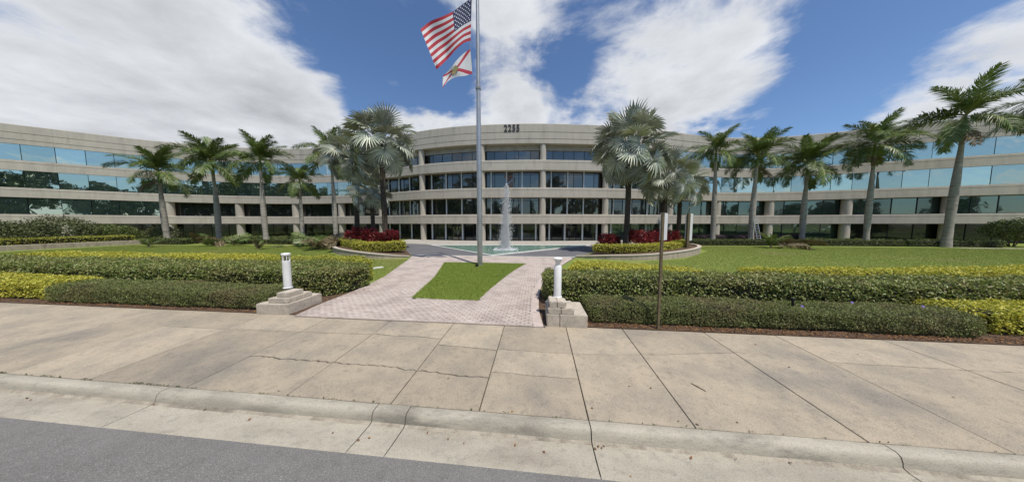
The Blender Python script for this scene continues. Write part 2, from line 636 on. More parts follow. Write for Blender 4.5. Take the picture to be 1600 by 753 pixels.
def tri_mesh(name, V, T, mats, midx=None):
    """fast triangle mesh from numpy arrays"""
    me = bpy.data.meshes.new(name)
    V = np.asarray(V, np.float32).reshape(-1, 3)
    T = np.asarray(T, np.int32).reshape(-1, 3)
    me.vertices.add(len(V))
    me.vertices.foreach_set('co', V.ravel())
    me.loops.add(T.size)
    me.loops.foreach_set('vertex_index', T.ravel())
    me.polygons.add(len(T))
    me.polygons.foreach_set('loop_start', np.arange(0, T.size, 3, dtype=np.int32))
    for m in ([mats] if isinstance(mats, str) else mats):
        me.materials.append(MATS[m])
    if midx is not None:
        me.polygons.foreach_set('material_index', np.asarray(midx, np.int32))
    me.update(calc_edges=True)
    return me


rng = np.random.default_rng(7)


def unit(a):
    return a / np.maximum(np.linalg.norm(a, axis=1, keepdims=True), 1e-9)


def leaf_mesh(name, P, Nrm, size, mats, spread=0.9, aspect=.45, fold=.25, midx=None):
    """one folded diamond of two triangles per point"""
    n = len(P)
    Nn = unit(np.asarray(Nrm) + rng.normal(0, spread, (n, 3)))
    T = unit(np.cross(Nn, rng.normal(0, 1, (n, 3))))
    B = np.cross(Nn, T)
    s = (size * rng.uniform(.65, 1.3, n))[:, None]
    base = P - T * s * .5
    tip = P + T * s * .5 - Nn * s * .12
    le = P + B * s * aspect * .5 + Nn * s * fold * .5
    ri = P - B * s * aspect * .5 + Nn * s * fold * .5
    V = np.stack([base, ri, tip, le], 1).reshape(-1, 3)
    i = np.arange(n) * 4
    Tt = np.stack([np.stack([i, i + 1, i + 2], 1), np.stack([i, i + 2, i + 3], 1)], 1).reshape(-1, 3)
    return tri_mesh(name, V, Tt, mats, None if midx is None else np.repeat(midx, 2))


def pip(P, poly):
    x, y = P[:, 0], P[:, 1]
    ins = np.zeros(len(P), bool)
    n = len(poly)
    for i in range(n):
        x0, y0 = poly[i]
        x1, y1 = poly[(i + 1) % n]
        if y0 == y1:
            continue
        c = ((y0 > y) != (y1 > y)) & (x < (x1 - x0) * (y - y0) / (y1 - y0) + x0)
        ins ^= c
    return ins


def pdist(P, poly, closed=True):
    d = np.full(len(P), 1e9)
    n = len(poly)
    for i in range(n if closed else n - 1):
        a = np.array(poly[i]); b = np.array(poly[(i + 1) % n])
        ab = b - a
        t = np.clip(((P[:, :2] - a) @ ab) / max(1e-9, ab @ ab), 0, 1)
        d = np.minimum(d, np.linalg.norm(P[:, :2] - (a + t[:, None] * ab), axis=1))
    return d


def wob(x, y, k=1.0):
    return (np.sin(x * 1.7 * k + y * .9) + np.sin(x * .63 * k - y * 1.3 + 1.1) + .7 * np.sin(x * 4.1 * k + y * 3.3 + .5) + .6 * np.sin(x * 7.3 * k - y * 5.1)) / 3.3


def hedge(name, poly, z0, h, leaf, dens, material, label, cat='hedge', group=None, rnd=.16, uneven=.035, spread=.9, aspect=.45, flowers=None):
    """clipped hedge: dark solid core added to block light, leaf shell on top and sides"""
    if sum(poly[i][0] * poly[(i + 1) % len(poly)][1] - poly[(i + 1) % len(poly)][0] * poly[i][1] for i in range(len(poly))) < 0:
        poly = poly[::-1]
    cx = sum(p[0] for p in poly) / len(poly); cy = sum(p[1] for p in poly) / len(poly)
    root = empty(name, (cx, cy, z0), label, cat, group)
    lp = [(p[0] - cx, p[1] - cy) for p in poly]
    A = np.array(lp)
    lo, hi = A.min(0), A.max(0)
    n = int((hi - lo).prod() * dens)
    P = rng.uniform(lo, hi, (n, 2))
    P = P[pip(P, lp)]
    d = pdist(P, lp)
    drop = np.where(d < rnd, rnd - np.sqrt(np.maximum(0, rnd ** 2 - (rnd - d) ** 2)), 0)
    z = h - drop + wob(P[:, 0] + cx, P[:, 1] + cy) * uneven + rng.normal(0, leaf * .35, len(P)) - rng.exponential(leaf * .5, len(P))
    top = np.column_stack([P, z])
    nt = np.tile([0, 0, 1.0], (len(P), 1))
    sides, ns = [], []
    for i in range(len(lp)):
        a = np.array(lp[i]); b = np.array(lp[(i + 1) % len(lp)])
        e = b - a
        l = np.linalg.norm(e)
        if l < 1e-6:
            continue
        k = int(l * h * dens * 1.15)
        t = rng.uniform(0, 1, k)
        zz = rng.uniform(.02, h - rnd * .3, k)
        nn = np.array([e[1], -e[0]]) / l
        inw = np.where(zz > h - rnd, rnd - np.sqrt(np.maximum(0, rnd ** 2 - (zz - h + rnd) ** 2)), 0) + np.where(zz < .12, (.12 - zz) * .8, 0)
        q = a + t[:, None] * e
        wv = wob(q[:, 0] + cx + zz, q[:, 1] + cy - zz * 2) * uneven * 1.3
        q = q + nn * (wv - inw + rng.normal(0, leaf * .4, k) - rng.exponential(leaf * .5, k))[:, None]
        sides.append(np.column_stack([q, zz]))
        ns.append(np.tile([nn[0], nn[1], .35], (k, 1)))
    PP = np.vstack([top] + sides)
    NN = np.vstack([nt] + ns)
    me = leaf_mesh('leaves', PP, NN, leaf, material, spread, aspect)
    o = inst('leaves', me, root)
    o['kind'] = 'stuff'
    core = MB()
    core.prism(inset(lp, .10), .0, h - .11)  # dark hull added inside the leaves to stop light passing through
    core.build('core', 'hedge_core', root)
    if flowers:
        for (fx, fy, fz) in flowers:
            fm = MB()
            for k in range(5):
                a = k * 1.2566
                ca, sa = math.cos(a), math.sin(a)
                fm.add([(0, 0, 0), (.02 * ca - .012 * sa, .02 * sa + .012 * ca, .01), (.036 * ca, .036 * sa, .004), (.02 * ca + .012 * sa, .02 * sa - .012 * ca, .01)], [(0, 1, 2, 3)])
            fo = fm.build('flower', 'flower_purple', root)
            fo.location = (fx - cx, fy - cy, fz - z0)
            fo.rotation_euler = (R(50), 0, 0)
    return root


# ================================================================== SETTING: ground and road
def quad_strip(x0, x1, prof, n=1):
    """road-frame strip: profile of (y,z) swept from x0 to x1"""
    mb = MB()
    vs, fs = [], []
    k = len(prof)
    for i in range(n + 1):
        x = x0 + (x1 - x0) * i / n
        for (y, z) in prof:
            X, Y = RD(x, y)
            vs.append((X, Y, z))
    for i in range(n):
        for j in range(k - 1):
            fs.append((i * k + j, (i + 1) * k + j, (i + 1) * k + j + 1, i * k + j + 1))
    mb.add(vs, fs)
    return mb, vs, k


mb = MB(); mb.add([(-2500, -2500, -.45), (2500, -2500, -.45), (2500, 2500, -.45), (-2500, 2500, -.45)], [(0, 1, 2, 3)])
struct(mb.build('ground', 'ground'))
mb, _, _ = quad_strip(-260, 260, [(-9.0, -.21), (-4, -.12), (2.47, -.19)], 4)
struct(mb.build('road', 'asphalt'))
mb, _, _ = quad_strip(-260, 260, [(-90, -.05), (-9.0, -.06), (-9.02, -.4)], 4)
struct(mb.build('verge', 'lawn'))
mb = MB()
mb.prism([RD(-260, 5.84), RD(260, 5.84), RD(260, 140), RD(-260, 140)], -.4, 0.0)
lawn = struct(mb.build('lawn', 'lawn'))

# --- kerb and gutter sections, rolled profile, real gaps at the joints
KJ = [-40, -30, -21.5, -15.8, -11.2, -5.72, -2.22, -1.74, .70, 4.05, 8.2, 12.5, 17, 24, 36]
KERB = [(3.075, -.4), (3.075, -.074), (3.065, -.066), (2.985, -.063), (2.948, -.068), (2.924, -.088), (2.906, -.135), (2.895, -.190), (2.85, -.205),
        (2.62, -.199), (2.455, -.186), (2.44, -.19), (2.44, -.4)]
kroot = struct(MB().build('kerb', 'kerb'))
for i in range(len(KJ) - 1):
    g = .007
    n = 10
    mb, vs, k = quad_strip(KJ[i] + g, KJ[i + 1] - g, KERB, n)
    rr = random.Random(i)
    # worn, slightly wavy edges
    for q in range(len(mb.v)):
        j = q % k
        if 2 <= j <= 8 or j == 10:
            x, y, z = mb.v[q]
            w = mnoise.noise((x * 2.2, y * 9, j * 3.1)) * .007
            mb.v[q] = (x, y + w, z + w * .6)
    mb.f.append(tuple(range(k))); mb.mi.append(0)
    mb.f.append(tuple(range(n * k, n * k + k))[::-1]); mb.mi.append(0)
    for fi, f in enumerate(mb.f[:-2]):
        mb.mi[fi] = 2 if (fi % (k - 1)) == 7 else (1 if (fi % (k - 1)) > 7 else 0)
    mb.build('kerb_segment', ['kerb', 'gutter', 'gutter_dirt_shade'], kroot, smooth=True)
mb, _, _ = quad_strip(-60, 60, [(2.40, -.235), (5.9, -.16)], 1)
struct(mb.build('joint_bed', 'joint_dirt'))

# --- sidewalk slabs between joints; cracks are real gaps between the pieces
SX = [(-60, -60), (-40, -40), (-30.0, -30.2), (-24.5, -24.6), (-20.2, -20.4), (-16.6, -16.7), (-13.4, -13.5), (-10.9, -10.6), (-9.05, -9.2), (-7.35, -7.45), (-5.48, -5.5), (-3.72, -3.72),
      (-2.06, -2.06), (-.77, -.77), (.70, .73), (2.02, 2.05), (3.92, 3.86), (5.36, 5.35), (7.4, 7.45), (9.6, 9.7), (12.3, 12.3), (15.5, 15.4), (20, 20), (27, 27), (40, 40), (60, 60)]


def jag(x0, x1, y0, y1, n, amp, seed):
    rr = random.Random(seed)
    pts = []
    for i in range(n + 1):
        t = i / n
        xx_ = x0 + (x1 - x0) * t
        j = 0 if i in (0, n) else amp * (1.7 * mnoise.noise((xx_ * 1.6, y0, 3.3)) + .8 * mnoise.noise((xx_ * 5.5, y0, 7.1)) + .3 * rr.uniform(-1, 1))
        pts.append((x0 + (x1 - x0) * t, y0 + (y1 - y0) * t + j))
    return pts


# crack lines per slab index (index into SX of the slab's left joint): list of (y at left, y at right, amp)
CR = {8: [(4.9, 4.9, .004)], 9: [(4.92, 4.95, .004)], 10: [(3.95, 3.92, .035), (4.95, 5.0, .004)], 11: [(3.94, 3.84, .04), (5.02, 4.98, .03)], 12: [(3.83, 3.78, .03), (4.72, 4.62, .012)],
      13: [(3.93, 3.90, .02), (4.66, 4.63, .008)], 14: [(4.62, 4.74, .015)], 15: [(4.74, 4.99, .02)], 16: [(5.02, 4.82, .014)], 17: [(4.82, 4.78, .01)], 18: [(4.78, 4.82, .008)], 19: [(4.82, 4.80, .006)]}


def swz(X, Y):
    xx, yy = X * math.cos(RA) - Y * math.sin(RA), X * math.sin(RA) + Y * math.cos(RA)
    return -.068 + (yy - 3.08) / 2.74 * .066 + .004 * mnoise.noise((xx * .5, yy * .7, 0))


sroot = struct(MB().build('sidewalk', 'sidewalk'))
for i in range(len(SX) - 1):
    (f0, b0), (f1, b1) = SX[i], SX[i + 1]
    g = .0075
    Y0, Y1 = 3.083, 5.825

    def xl(y): return f0 + (b0 - f0) * (y - Y0) / (Y1 - Y0) + g
    def xr(y): return f1 + (b1 - f1) * (y - Y0) / (Y1 - Y0) - g
    lines = [[(xl(Y0), Y0), (xr(Y0), Y0)]]
    for ci, (ya, yb, amp) in enumerate(sorted(CR.get(i, []))):
        n = max(2, int((f1 - f0) * 15)) if amp > .005 else 2
        lines.append(jag(xl(ya), xr(yb), ya, yb, n, amp, i * 7 + ci))
    lines.append([(xl(Y1), Y1), (xr(Y1), Y1)])
    for k in range(len(lines) - 1):
        lo_, hi_ = lines[k], lines[k + 1]
        rr = random.Random(i * 31 + k)
        wide = .011 if i in (10, 11, 12) and k <= 1 else .006
        cg0 = .0 if k == 0 else wide
        cg1 = .0 if k == len(lines) - 2 else wide
        poly = [RD(x, y + cg0 * rr.uniform(.6, 1.6)) for x, y in lo_] + [RD(x, y - cg1 * rr.uniform(.6, 1.6)) for x, y in hi_[::-1]]
        dz = rr.uniform(-.002, .002)
        mb = MB(); mb.prism(poly, -.3, lambda X, Y: swz(X, Y) + dz, 0, bev=.006)
        mb.build('slab', 'sidewalk', sroot)

# ================================================================== walkway, island, drive, pool
WALK = [W(460, 494.5), W(852.5, 511.5), W(843, 481), W(846, 450), W(856, 432), W(880, 414), W(899, 402.5), W(767, 401), W(644, 399.3), W(640, 404.5), W(600, 433), (W(582, 442)), W(552, 456), W(500, 476)]
ISL = [W(695, 411), W(747, 411.4), W(820, 413), W(806, 421), W(790, 432), W(778, 442), W(765, 452), W(746, 470), W(700, 469), W(645, 466), W(655, 457), W(665, 448), W(680, 434), W(689, 421)]
mb = MB(); mb.prism(WALK, -.02, .004)
walk = struct(mb.build('walkway', 'joint_dirt'))
# pavers: staggered rows in the road frame
prs = []
pl, pw = .205, .104
inv = lambda p: (p[0] * math.cos(RA) - p[1] * math.sin(RA), p[0] * math.sin(RA) + p[1] * math.cos(RA))
wr = [inv(p) for p in WALK]
ir_ = [inv(p) for p in ISL]
x0 = min(p[0] for p in wr); x1 = max(p[0] for p in wr); y0 = min(p[1] for p in wr); y1 = max(p[1] for p in wr)
pts = []
row = 0
yy = y0
while yy < y1:
    xx = x0 + (row % 2) * pl / 2
    while xx < x1:
        pts.append((xx, yy))
        xx += pl
    yy += pw
    row += 1
pts = np.array(pts)
ok = (pip(pts, wr) | (pdist(pts, wr) < .09)) & (~pip(pts, ir_) | (pdist(pts, ir_) < .09))
# course of larger edging blocks along the right border
EDGE = [wr[1], wr[2], wr[3], wr[4], wr[5], wr[6]]
dE = pdist(pts, EDGE, closed=False)
pts = pts[ok & (dE > .22)]


def clip_half(P, a, b, keep_left):
    out = []
    n = len(P)
    sd_ = [((b[0] - a[0]) * (p[1] - a[1]) - (b[1] - a[1]) * (p[0] - a[0])) * (1 if keep_left else -1) for p in P]
    for i in range(n):
        j = (i + 1) % n
        if sd_[i] >= 0:
            out.append(P[i])
        if (sd_[i] >= 0) != (sd_[j] >= 0):
            t = sd_[i] / (sd_[i] - sd_[j])
            out.append((P[i][0] + (P[j][0] - P[i][0]) * t, P[i][1] + (P[j][1] - P[i][1]) * t))
    return out


def ccw(P): return P if sum(P[i][0] * P[(i + 1) % len(P)][1] - P[(i + 1) % len(P)][0] * P[i][1] for i in range(len(P))) > 0 else P[::-1]


def border_clip(c, outline):
    """cut one paver where a border of the walkway or of the island crosses it"""
    hit = False
    for poly, inside in ((ccw(wr), True), (ccw(ir_), False)):
        q = np.array([c])
        for i in range(len(poly)):
            a, b = poly[i], poly[(i + 1) % len(poly)]
            if pdist(q, [a, b], False)[0] < .125:
                s_ = [(b[0] - a[0]) * (p[1] - a[1]) - (b[1] - a[1]) * (p[0] - a[0]) for p in outline]
                if min(s_) < 0 < max(s_) or (max(s_) <= 0 if inside else min(s_) >= 0):
                    outline = clip_half(outline, a, b, inside)
                    hit = True
                    if len(outline) < 3:
                        return None, True
    return outline, hit


def paver_shape(mbx, cx, cy, l, w, rz, z0, z1, ch=.008, zig=True):
    cs, sn = math.cos(rz), math.sin(rz)
    if zig:
        outline = [(-l / 2, -w / 2 + .008), (0, -w / 2 - .012), (l / 2, -w / 2 + .008), (l / 2, w / 2 + .008), (0, w / 2 - .012), (-l / 2, w / 2 + .008)]
    else:
        outline = [(-l / 2, -w / 2), (l / 2, -w / 2), (l / 2, w / 2), (-l / 2, w / 2)]
    tr = lambda q: [(cx + x * cs - y * sn, cy + x * sn + y * cs) for x, y in q]
    n = len(outline)
    o2 = [(x * (1 - ch * 2 / l), y * (1 - ch * 2 / w)) for x, y in outline]
    vs = [(x, y, z0) for x, y in tr(outline)] + [(x, y, z1 - ch * .5) for x, y in tr(outline)] + [(x, y, z1) for x, y in tr(o2)]
    fs = [tuple(2 * n + i for i in range(n))]
    for k in range(2):
        fs += [(k * n + i, k * n + (i + 1) % n, (k + 1) * n + (i + 1) % n, (k + 1) * n + i) for i in range(n)]
    mbx.add(vs, fs)


pm = MB(); paver_shape(pm, 0, 0, pl - .009, pw - .009, 0, -.03, 0)
paver_me = pm.mesh('paver', 'paver')
wp = np.array([RD(*p) for p in pts])
order = np.argsort(np.hypot(wp[:, 0], wp[:, 1]))
field = MB()
for rank, q in enumerate(order):
    X, Y = wp[q]
    dz = random.Random(int(q)).uniform(-.003, .003)
    cpt = (pts[q][0], pts[q][1])
    hl, hw = (pl - .009) / 2, (pw - .009) / 2
    ol, cut = border_clip(cpt, [(cpt[0] - hl, cpt[1] - hw), (cpt[0] + hl, cpt[1] - hw), (cpt[0] + hl, cpt[1] + hw), (cpt[0] - hl, cpt[1] + hw)])
    if cut:
        if ol:
            ar = abs(sum(ol[i][0] * ol[(i + 1) % len(ol)][1] - ol[(i + 1) % len(ol)][0] * ol[i][1] for i in range(len(ol)))) / 2
            if ar > .0008:
                field.prism([RD(*p) for p in ol], .002, .026 + dz)
        continue
    if rank < 260:
        inst('paver', paver_me, walk, (X, Y, .026 + dz), (0, 0, -RA))
    else:
        paver_shape(field, X, Y, pl - .009, pw - .009, -RA, .002, .026 + dz)
o = field.build('paver_field', 'paver', walk); o['kind'] = 'stuff'
# edging blocks
cnt = 0
eb = MB()


def along(poly, step):
    out = []
    acc = step / 2
    for a, b in zip(poly[:-1], poly[1:]):
        a, b = Vector(a), Vector(b)
        l = (b - a).length
        while acc < l:
            p = a.lerp(b, acc / l)
            out.append((p.x, p.y, math.atan2(b.y - a.y, b.x - a.x)))
            acc += step
        acc -= l
    return out


def smooth_poly(P, it=2):
    for _ in range(it):
        Q = [P[0]]
        for a, b in zip(P[:-1], P[1:]):
            Q += [(a[0] * .75 + b[0] * .25, a[1] * .75 + b[1] * .25), (a[0] * .25 + b[0] * .75, a[1] * .25 + b[1] * .75)]
        Q.append(P[-1])
        P = Q
    return P


for (X, Y, a) in along(smooth_poly([RD(*p) for p in EDGE]), .31):
    m2 = MB(); paver_shape(m2, 0, 0, .30, .24, 0, -.03, 0, .012, False)
    nx, ny = -math.sin(a), math.cos(a)
    inst('edging_block', m2.mesh('edging_block', 'paver_edge'), walk, (X + nx * .17, Y + ny * .17, .03), (0, 0, a))
    cnt += 1
    if cnt > 38:
        break

mb = MB(); mb.prism(ISL, 0.0, .028)
struct(mb.build('island_lawn', 'lawn'))


def grass(name, polys, dens, hgt, z, material, excl=()):
    Vs = []
    for poly in polys:
        A = np.array(poly)
        lo, hi = A.min(0), A.max(0)
        P = rng.uniform(lo, hi, (int((hi - lo).prod() * dens), 2))
        P = P[pip(P, poly)]
        for e in excl:
            P = P[~pip(P, e)]
        Vs.append(P)
    P = np.vstack(Vs)
    n = len(P)
    a = rng.uniform(0, 6.283, n)
    w = hgt * .13
    h = hgt * rng.uniform(.5, 1.3, n)
    d = np.column_stack([np.cos(a), np.sin(a)])
    lean = rng.normal(0, hgt * .45, (n, 2))
    b0 = np.column_stack([P - d * w, np.full(n, z)])
    b1 = np.column_stack([P + d * w, np.full(n, z)])
    tp = np.column_stack([P + lean, z + h])
    V = np.stack([b0, b1, tp], 1).reshape(-1, 3)
    T = np.arange(n * 3).reshape(-1, 3)
    o = link(bpy.data.objects.new(name, tri_mesh(name, V, T, material)))
    return tag(o, None, None, None, 'stuff')


o = grass('island_grass', [inset(ccw(ISL), -.035)], 3600, .055, .026, 'island_blade'); o['label'] = 'bright green mown grass on the island between the paver paths'; o['category'] = 'grass'

# dark drive in front of the building, forecourt and pool
mb = MB(); mb.prism([W(899, 402.3), W(644, 399.1), (-8.6, 20), (-13.0, 27.8), (-14.6, 30.5), (-13.0, 31.2), (13.2, 31.2), (16.5, 29.5), (9.6, 24.5), (6.2, 19.8)], -.02, .008)
struct(mb.build('driveway', 'drive_asphalt'))
mb = MB(); mb.prism([(-14.8, 30.5), (-10.4, 29.0), (-9.2, 27.6), (8.9, 27.6), (10.2, 29), (16.5, 29.4), (17.5, 38), (-16.5, 38)], -.02, .035)
struct(mb.build('forecourt', 'forecourt'))
PL, PR, PA = Vector((-9.1, 27.4)), Vector((8.8, 27.4)), Vector((-1.55, 18.6))
mb = MB(); mb.prism([tuple(PL), tuple(PA), tuple(PR)], -.05, .06)
struct(mb.build('pool_water', 'pool_water'))
rim = MB()
for a, b, hh in ((PL, PA, .10), (PA, PR, .10), (PR, PL, .09)):
    e = (b - a).normalized()
    nrm = Vector((e.y, -e.x))
    q0, q1 = a + nrm * .0, b + nrm * .0
    rim.prism([tuple(q0), tuple(q1), tuple(q1 + nrm * .15 + e * .1), tuple(q0 + nrm * .15 - e * .1)], 0, hh + (.004 if a is PA else 0), bev=.02)
struct(rim.build('pool_edge', 'pool_rim'))
# white line where the paving meets the drive
ln = MB(); a, b = Vector(W(644, 399.2)), Vector(W(899, 402.4))
e = (b - a).normalized(); nn = Vector((-e.y, e.x))
ln.prism([tuple(a), tuple(b), tuple(b + nn * .14), tuple(a + nn * .14)], 0, .03)
struct(ln.build('paving_border', 'pool_rim'))


# ================================================================== OFFICE BUILDING
CTRL = [(-84, 21.5), (-76, 28.2), (-68.7, 33.4), (-64.9, 36.1), (-60.7, 39.2), (-57.0, 41.1), (-50, 43.6), (-39.4, 44.7), (-29, 43.0), (-20.5, 39.6), (-13.7, 36.4), (-8, 34.7), (-4.3, 34.1), (0, 33.75),
        (4, 33.65), (11.1, 34.1), (16.5, 34.9), (21.8, 36.1), (26.8, 37.5), (34, 39.0), (41.9, 38.7), (49.0, 36.3), (54.6, 33.9), (60, 31.6), (65.5, 29.2), (73, 25.3), (82, 20)]


def catmull(P, m=24):
    P = [np.array(p, float) for p in P]
    P = [2 * P[0] - P[1]] + P + [2 * P[-1] - P[-2]]
    out = []
    for i in range(1, len(P) - 2):
        p0, p1, p2, p3 = P[i - 1:i + 3]
        for k in range(m):
            t = k / m
            out.append(.5 * ((2 * p1) + (-p0 + p2) * t + (2 * p0 - 5 * p1 + 4 * p2 - p3) * t * t + (-p0 + 3 * p1 - 3 * p2 + p3) * t ** 3))
    out.append(P[-2])
    return np.array(out)


FC = catmull(CTRL)
for _ in range(30):              # even out the measured curve
    FC[1:-1] = .25 * FC[:-2] + .5 * FC[1:-1] + .25 * FC[2:]
SL = np.concatenate([[0], np.cumsum(np.linalg.norm(np.diff(FC, axis=0), axis=1))])
TOT = SL[-1]


def fpos(s, off=0.0):
    """point on the facade line at arc length s, off metres inward"""
    p = np.array([np.interp(s, SL, FC[:, 0]), np.interp(s, SL, FC[:, 1])])
    q0 = np.array([np.interp(s - .6, SL, FC[:, 0]), np.interp(s - .6, SL, FC[:, 1])])
    q1 = np.array([np.interp(s + .6, SL, FC[:, 0]), np.interp(s + .6, SL, FC[:, 1])])
    t = (q1 - q0) / np.linalg.norm(q1 - q0)
    n = np.array([-t[1], t[0]])
    return p + n * off, t


def s_of(u):
    k = (u - 800) / (F * 1.0024)
    i = int(np.argmin(np.abs(FC[:, 0] - k * FC[:, 1])))
    return SL[i]


def sweep(mbx, s0, s1, prof, step=1.1, mi=0, jit=None):
    n = max(1, int(math.ceil((s1 - s0) / step)))
    k = len(prof)
    vs, fs = [], []
    for i in range(n + 1):
        s = s0 + (s1 - s0) * i / n
        for (off, z) in prof:
            o_ = off + ((jit[0] if i == 0 else jit[1]) if jit else 0)
            p, _ = fpos(s, o_)
            vs.append((p[0] - BC[0], p[1] - BC[1], z))
    for i in range(n):
        for j in range(k):
            j2 = (j + 1) % k
            fs.append((i * k + j, (i + 1) * k + j, (i + 1) * k + j2, i * k + j2))
    fs.append(tuple(range(k)))
    fs.append(tuple(range(n * k, n * k + k))[::-1])
    mbx.add(vs, fs, mi)


BC = (0.0, 34.0)
bld = empty('office_building', (BC[0], BC[1], 0), 'long curved beige concrete office building with four floors of ribbon windows', 'building')
COLS_U = [-60, 100, 263.5, 370, 460, 531, 592, 658.5, 753, 848.5, 948.5, 1050, 1125, 1205, 1325, 1487, 1700]
CS = [0.4] + [s_of(u) for u in COLS_U[1:-1]] + [TOT - .4]
CENTRE = range(6, 11)            # bays with all four floors set back behind round columns


def spandrel_prof(z0, z1, back):
    h = z1 - z0
    g = z0 + h * .74
    return [(0, z0), (0, g - .025), (.035, g - .02), (.035, g + .02), (0, g + .025), (0, z1 - .05), (.03, z1), (back, z1), (back, z0), (.25, z0 - .0)]


def parapet_prof(back):
    return [(0, 13.4), (0, 13.95), (.05, 13.96), (.05, 14.02), (0, 14.03), (0, 14.85), (.05, 14.86), (.05, 14.92), (0, 14.93), (0, 15.94), (.03, 16.0), (.6, 16.0), (.6, 13.9), (back, 13.85), (back, 13.4)]


LEV = [(2.5, 3.8), (6.15, 7.46), (9.85, 11.2)]
WIN = [(.04, 2.5), (3.8, 6.15), (7.46, 9.85), (11.2, 13.4)]
prnd = random.Random(3)
for b in range(len(CS) - 1):
    s0, s1 = CS[b], CS[b + 1]
    for (z0, z1) in LEV:
        mb = MB(); sweep(mb, s0 + .005, s1 - .005, spandrel_prof(z0, z1, 1.6))
        mb.build('spandrel', 'facade', bld)
    mb = MB(); sweep(mb, s0 + .005, s1 - .005, parapet_prof(1.7))
    mb.build('parapet', 'facade', bld)
    for fl, (z0, z1) in enumerate(WIN):
        centre = b in CENTRE
        flush = (not centre) and (fl >= 2 or (fl == 1 and b <= 1))
        off = .08 if flush else (1.15 if fl else 1.3)
        if fl == 0:
            gm = 'ground_glass' if b < 10 else 'teal_glass'
            gm = 'ground_glass' if b >= 14 else gm
        elif flush:
            gm = 'mirror_glass'
        elif centre:
            gm = 'dark_glass'
        else:
            gm = 'dark_glass' if b < 6 else 'teal_glass'
        ztop = z1
        fr = MB()
        if centre and fl == 3:
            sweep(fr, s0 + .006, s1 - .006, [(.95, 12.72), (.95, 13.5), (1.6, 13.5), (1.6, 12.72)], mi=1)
            ztop = 12.72
        sweep(fr, s0, s1, [(off + .10, z0 - .02), (off + .10, ztop + .02), (off + .2, ztop + .02), (off + .2, z0 - .02)])
        L_ = s1 - s0
        pwid = 2.5 if flush else (1.62 if centre else 2.15)
        npan = max(1, round(L_ / pwid))
        ed = [s0 + L_ * k / npan for k in range(npan + 1)]
        if not flush:            # mullions and rails stand proud of recessed glass
            for s in ed[1:-1]:
                sweep(fr, s - .03, s + .03, [(off - .05, z0), (off - .05, ztop), (off + .10, ztop), (off + .10, z0)])
            if centre and fl in (1, 2):
                sweep(fr, s0, s1, [(off - .045, ztop - .42), (off - .045, ztop - .36), (off + .1, ztop - .36), (off + .1, ztop - .42)])
            sweep(fr, s0, s1, [(off - .04, z0), (off - .04, z0 + .09), (off + .1, z0 + .09), (off + .1, z0)])
        wn = fr.build('window', ['dark_frame', 'facade_soffit'], bld)
        for k in range(npan):
            g = .028 if flush else .035
            pn = MB()
            jj = (prnd.uniform(-.018, .018), prnd.uniform(-.018, .018))
            zlo = z0 + (.03 if flush else .10)
            sweep(pn, ed[k] + g, ed[k + 1] - g, [(off, zlo), (off + prnd.uniform(-.006, .006), ztop - .03), (off + .03, ztop - .03), (off + .03, zlo)], step=9, jit=jj)
            pn.build('pane', gm, wn)
        if centre and fl < 3:    # pale round posts in front of the glass
            for tt in (.12, .37, .66, .90) if fl == 0 else (.14, .40, .66):
                ps, _ = fpos(s0 + L_ * tt, off - .16)
                pm = MB(); pm.tube([(ps[0] - BC[0], ps[1] - BC[1], z0), (ps[0] - BC[0], ps[1] - BC[1], ztop)], .13 if fl == 0 else .10, 12, caps=False)
                pm.build('post', 'post_metal', bld, smooth=True)
# columns: round ones in the middle, wide ones on the wings
for i, s in enumerate(CS[1:-1], 1):
    mid = 6 <= i <= 11
    r = .43 if mid else .56
    ps, t = fpos(s, r + .06)
    top = 13.6 if mid else 6.3
    if i == 1:
        top = 2.6
    cm = MB(); cm.lathe((ps[0] - BC[0], ps[1] - BC[1], 0), [(r, 0), (r, top)], 28)
    cm.build('column', 'facade', bld, smooth=True)
# back walls and roof
NB = 60
roof = MB()
rv, rf = [], []
for i in range(NB + 1):
    s = .4 + (TOT - .8) * i / NB
    a_, _ = fpos(s, .5)
    b_ = (a_[0] * .93, a_[1] + 17)
    rv += [(a_[0] - BC[0], a_[1] - BC[1], 15.1), (b_[0] - BC[0], b_[1] - BC[1], 15.1), (b_[0] - BC[0], b_[1] - BC[1], 0), (a_[0] - BC[0], a_[1] - BC[1] + 2.5, 0), (a_[0] - BC[0], a_[1] - BC[1] + 2.5, 15.1)]
for i in range(NB):
    p, q = i * 5, i * 5 + 5
    rf += [(p, q, q + 1, p + 1), (p + 1, q + 1, q + 2, p + 2)]
roof.add(rv, rf)
roof.add([rv[0], rv[1], rv[2], (rv[0][0], rv[0][1], 0)], [(0, 1, 2, 3)])
roof.add([rv[-5], rv[-4], rv[-3], (rv[-5][0], rv[-5][1], 0)], [(3, 2, 1, 0)])
roof.build('roof', 'roofing', bld)
# entrance doors
for u in (711, 895):
    s = s_of(u)
    ps, t = fpos(s, 1.14)
    ang = math.atan2(t[1], t[0])
    dm = MB()
    for x in (-.98, 0, .98):
        dm.box((x, 0, 1.2), (.09, .10, 2.4))
    dm.box((0, 0, 2.44), (2.05, .12, .12)); dm.box((0, 0, 2.12), (1.9, .08, .06)); dm.box((0, 0, .06), (1.9, .08, .12))
    d = dm.build('door', 'door_metal', bld)
    d.location = (ps[0] - BC[0], ps[1] - BC[1], .036); d.rotation_euler = (0, 0, ang)
    for x in (-.49, .49):
        pn = MB(); pn.box((x, .02, 1.13), (.86, .03, 1.92)); pn.build('door_pane', 'dark_glass', d)
    for x in (-.1, .1):
        hm = MB(); hm.tube([(x, -.09, .85), (x, -.09, 1.4)], .018, 6); hm.build('handle', 'handle_metal', d)
